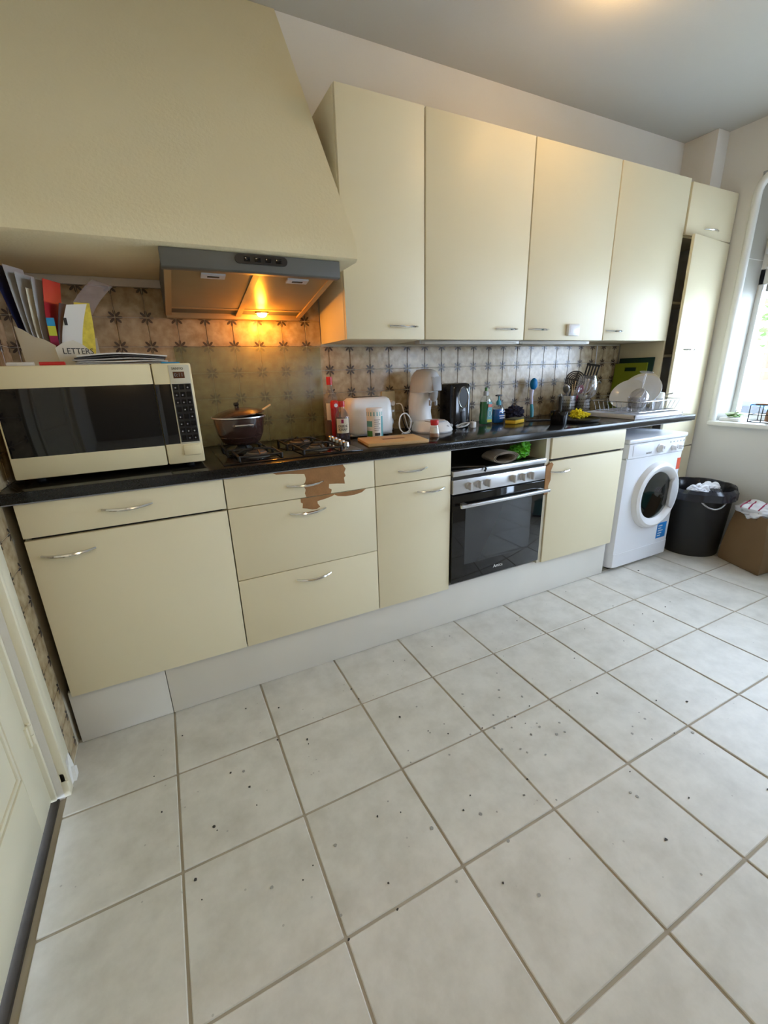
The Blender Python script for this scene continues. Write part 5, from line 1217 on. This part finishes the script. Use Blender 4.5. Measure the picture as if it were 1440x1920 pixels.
MB_ = MB(); MB_.lathe([(0, 0.40), (0.19, 0.40)], (bxc, byc, 0), 32); MB_.build('liner_floor', 'bag_black', lg)
# paper carrier bag
pg = thing('paper_bag', 'brown paper carrier bag with white rubbish beside the bin', 'paper bag', (3.93, -0.90, 0.0))
A0, B0, C0 = Vector((3.885, -0.785)), Vector((3.775, -1.075)), Vector((4.025, -1.10))
D0 = A0 + (C0 - B0)
def bagring(z, k, sh, inset=0.0):
    cen = (A0 + B0 + C0 + D0) / 4; out = []
    P = [A0, B0, C0, D0]
    for i in range(4):
        p, q = P[i], P[(i + 1) % 4]
        for s_ in range(8):
            t_ = s_ / 8; v = p.lerp(q, t_)
            d_ = (v - cen)
            dx = d_.x * k; dy = d_.y * k
            n = 0.008 * noise.noise(Vector((v.x * 9, v.y * 9, z * 7)))
            out.append((cen.x + sh[0] + dx * (1 - inset) + n, cen.y + sh[1] + dy * (1 - inset) + n, z + 0.010 * noise.noise(Vector((v.x * 6, v.y * 6, 1))) * (z > .3)))
    return out
mb = MB(); mb.loft([bagring(0.002, 0.96, (0, 0)), bagring(0.012, 1.0, (0, 0)), bagring(0.12, 0.97, (.004, .0)), bagring(0.25, 0.86, (.012, .006)), bagring(0.34, 0.75, (.02, .012)), bagring(0.365, 0.72, (.022, .014)), bagring(0.362, 0.72, (.022, .014), .02), bagring(0.25, 0.80, (.015, .01), .03), bagring(0.10, 0.9, (.0, .0), .03)], cap=True)
mb.build('paper_shell', 'kraft', pg)
for sx_ in (0,):
    mb = MB(); mb.tube([(3.86, -0.965, 0.33), (3.862, -0.968, 0.375), (3.90, -0.985, 0.385), (3.93, -0.995, 0.37), (3.932, -0.995, 0.335)], 0.006, 6, flat=.4); mb.build('bag_handle', 'kraft', pg)
cbag = rubbish('crumpled white printed plastic bag in the paper carrier bag', (3.94, -0.935, 0.375), 0.075, (1.05, 1.45, .75), 'bag_white', 33)
dg = bpy.context.evaluated_depsgraph_get()
for i, yy in enumerate((-0.87, -0.915, -0.965)):      # dark printed strokes lying on the bag's surface
    P = []
    for k in range(6):
        zz2 = 0.395 + 0.008 * k
        ok, loc, nor, _ = cbag.ray_cast(Vector((3.5, yy, zz2)) - cbag.location, Vector((1, 0, 0)))
        if ok: P.append(loc + cbag.location + nor * 0.001)
    if len(P) > 2: MB().tube(P, 0.0045, 6).build('print_stroke', 'magenta', cbag)
# teal crate beyond the bag
tc_ = thing('teal_crate', 'teal plastic crate at the right edge beyond the paper bag', 'crate', (4.02, -1.33, 0.0))
MB().box(3.915, 4.13, -1.50, -1.165, 0.03, 0.30, 0.02, 3).build('crate_body', 'teal_plastic', tc_)
MB().box(3.905, 4.14, -1.51, -1.155, 0.29, 0.315, 0.008).build('crate_rim', 'teal_plastic', tc_)
MB().box(3.925, 4.12, -1.49, -1.175, 0.001, 0.032, 0.004).build('crate_foot', 'black_plastic', tc_)

# ------------------------------------------------------------------ window sill things
spl = thing('sill_plant', 'small trailing plant with pale leaves in the window corner', 'plant', (4.24, -0.53, 0.90))
MB().box(4.18, 4.32, -0.60, -0.475, 0.9002, 0.925, 0.004).build('tray', 'white_plastic', spl)
for i in range(46):
    a = random.uniform(0, 2 * PI); r_ = random.uniform(0, 0.055)
    M = Matrix.Translation((4.25 + 1.1 * r_ * math.cos(a), -0.535 + .95 * r_ * math.sin(a), 0.928 + random.uniform(0, .028))) @ Matrix.Rotation(random.uniform(0, 6), 4, 'Z') @ Matrix.Rotation(random.uniform(-.6, .8), 4, 'X')
    MB().sphere((0, 0, 0), 0.014, (1.3, .8, .14), 8, 5, M=M).build('leaf', 'leaf_pale' if i % 3 else 'leaf', spl)
MB().tube([(4.25, -0.53, 0.925), (4.235, -0.55, 0.98), (4.225, -0.575, 1.01)], 0.0015, 5).build('stem', 'bark', spl)
wk = thing('wire_shelf', 'small black wire shelf with bottom rail on the window sill', 'rack', (4.28, -0.85, 0.90))
x0, x1, y0, y1 = 4.20, 4.33, -1.25, -0.645
mb = MB()
for z in (0.905, 0.955, 1.02): mb.tube([(x0, y0, z), (x0, y1, z), (x1, y1, z), (x1, y0, z)], 0.003, 6, True)
for y in (y0, -0.95, -0.72, y1):
    for x in (x0, x1): mb.tube([(x, y, 0.9035), (x, y, 1.02)], 0.003, 6)
mb.build('wire_frame', 'black_iron', wk)
MB().box(x0, x1, y0, -0.67, 1.021, 1.029, 0.002).build('shelf_board', 'terracotta', wk)
for i, y in enumerate((-0.745, -0.835, -0.93, -1.03)):
    e = thing('spice_jar', ['brown spice jar nearest the window stile', 'second brown spice jar on the sill rack', 'third brown spice jar on the sill rack', 'fourth brown spice jar on the sill rack'][i], 'jar', (4.265, y, 0.909), 'spice jars on the window sill')
    MB().lathe([(0, 0), (0.028, 0), (0.030, 0.003), (0.030, 0.060), (0.027, 0.066), (0, 0.066)], (4.265, y, 0.909), 18).build('jar_body', 'terracotta', e)
    MB().lathe([(0, 0.066), (0.028, 0.066), (0.028, 0.080), (0, 0.081)], (4.265, y, 0.909), 18).build('jar_lid', 'bark', e)

# ------------------------------------------------------------------ outside the window
tag(MB().box(4.6, 40, -25, 30, -0.5, -0.4).build('street', 'pavement', None, org=(20, 0, -0.5)), 'bright paved street outside the window', 'street', kind='structure')
def tree(x, y, h_, r_, label, seed):
    e = thing('tree', label, 'tree', (x, y, -0.4), 'trees outside the window'); rnd = random.Random(seed)
    MB().tube([(x, y, -0.4), (x + .05, y, h_ * .4), (x, y + .1, h_ * .75)], [0.14, 0.11, 0.06], 8).build('trunk', 'bark', e)
    mb = MB(); bm = mb.bm
    for i in range(1500):
        d_ = Vector((rnd.gauss(0, 1), rnd.gauss(0, 1), rnd.gauss(0, 1))).normalized() * r_ * rnd.uniform(.35, 1) ** .6
        c = Vector((x, y, h_)) + Vector((d_.x, d_.y, d_.z * .9)); s_ = rnd.uniform(.05, .11)
        M = Matrix.Rotation(rnd.uniform(0, 6), 3, 'Z') @ Matrix.Rotation(rnd.uniform(0, 3), 3, 'X')
        P = [M @ Vector(q) * s_ + c for q in ((-1, 0, 0), (0, -.5, .15), (1, 0, 0), (0, .5, .15))]
        bm.faces.new([bm.verts.new(p) for p in P])
    o = mb.build('foliage', 'leaf', e, smooth=False); o['kind'] = 'stuff'
tree(10.5, 2.0, 2.9, 1.5, 'leafy tree seen through the left of the window', 3)
tree(13.5, 0.4, 3.4, 1.9, 'larger leafy tree further right outside the window', 4)
tree(9.5, -1.8, 2.8, 1.4, 'leafy tree standing nearest to the window', 5)
fence = thing('railing', 'white metal railing in front of the trees outside', 'railing', (8.8, 0.8, -0.4))
MB().box(8.78, 8.84, -3.5, 5.5, 1.42, 1.47).build('top_rail', 'render_white', fence); MB().box(8.78, 8.84, -3.5, 5.5, 1.15, 1.19).build('mid_rail', 'render_white', fence)
for i in range(22): MB().box(8.79, 8.83, -3.4 + i * .4, -3.37 + i * .4, 1.0, 1.45).build('baluster', 'render_white', fence)
tag(MB().box(8.7, 8.95, -3.6, 5.6, -0.4, 1.02, 0.02).build('garden_wall', 'render_white', None, org=(8.8, 1, -0.4)), 'low white garden wall under the railing outside', 'wall')
car = thing('parked_car', 'blue parked car seen through the window', 'car', (7.2, 0.9, -0.4))
Mc = Matrix.Translation((7.3, 0.9, -0.4))
mb = MB(); mb.prism([(-1.9, 0.25), (-1.95, 0.65), (-1.2, 0.85), (-0.7, 1.28), (0.7, 1.30), (1.3, 0.9), (1.9, 0.75), (1.95, 0.28)], -0.75, 0.75, 'x', 0.04, M=Mc); cb_ = mb.build('car_body', 'car_blue', car)
mb = MB(); mb.prism([(-1.0, 0.88), (-0.62, 1.22), (0.62, 1.24), (1.08, 0.92)], -0.757, 0.757, 'x', M=Mc); mb.build('car_windows', 'black_glass', car)
for y in (-1.25, 1.25):
    for x in (-0.78, 0.62): MB().lathe([(0, 0), (0.30, 0), (0.32, 0.03), (0.32, 0.13), (0.30, 0.16), (0, 0.16)], (x, y, 0.33), 24, 'x', M=Mc).build('wheel', 'rubber', car)

# ------------------------------------------------------------------ dirt on the floor
mb = MB()
spots = [(1.21, -1.02), (1.33, -1.18), (0.62, -1.05), (0.85, -0.95), (1.10, -0.78), (1.35, -0.70), (2.35, -0.95), (2.10, -0.72), (2.6, -1.05), (1.62, -1.28), (1.70, -1.22), (1.46, -1.22), (1.20, -1.45), (0.90, -1.52), (1.85, -1.75), (2.0, -1.3)]
for i in range(70):
    if i < len(spots): x, y = spots[i]
    else: x, y = random.uniform(.3, 3.4), random.uniform(-2.0, -.62)
    s_ = random.choice((.0022, .003, .0035, .005))
    n_ = 7; P = [(x + s_ * random.uniform(.6, 1.3) * math.cos(2 * PI * k / n_), y + s_ * random.uniform(.5, 1.2) * math.sin(2 * PI * k / n_)) for k in range(n_)]
    mb.prism(P, 0.0006, 0.0022, 'z')
o = mb.build('crumbs', 'crumb', None, org=(1.5, -1.2, 0), smooth=False); tag(o, 'dark crumbs scattered over the white floor tiles', 'crumbs', kind='stuff')
mb = MB()
sp2 = [(1.56, -1.27), (1.60, -1.33), (1.52, -1.36), (1.46, -1.33), (1.50, -1.24), (1.66, -1.30), (1.72, -1.38), (1.58, -1.42), (1.40, -0.72), (1.70, -0.66), (1.72, -1.0), (1.28, -1.26), (2.05, -1.45), (2.15, -1.32), (1.40, -1.50), (1.48, -1.56)]
for i in range(60):
    if i < len(sp2): x, y = sp2[i]
    else: x, y = random.gauss(1.55, .35), random.gauss(-1.35, .22)
    s_ = random.uniform(.0025, .0055); n_ = 9
    P = [(x + s_ * random.uniform(.8, 1.15) * math.cos(2 * PI * k / n_), y + s_ * random.uniform(.8, 1.15) * math.sin(2 * PI * k / n_)) for k in range(n_)]
    mb.prism(P, 0.0004, 0.0012, 'z')
o = mb.build('dried_drips', 'spot', None, org=(1.5, -1.3, 0), smooth=False); tag(o, 'grey dried drips on the floor tiles', 'stains', kind='stuff')
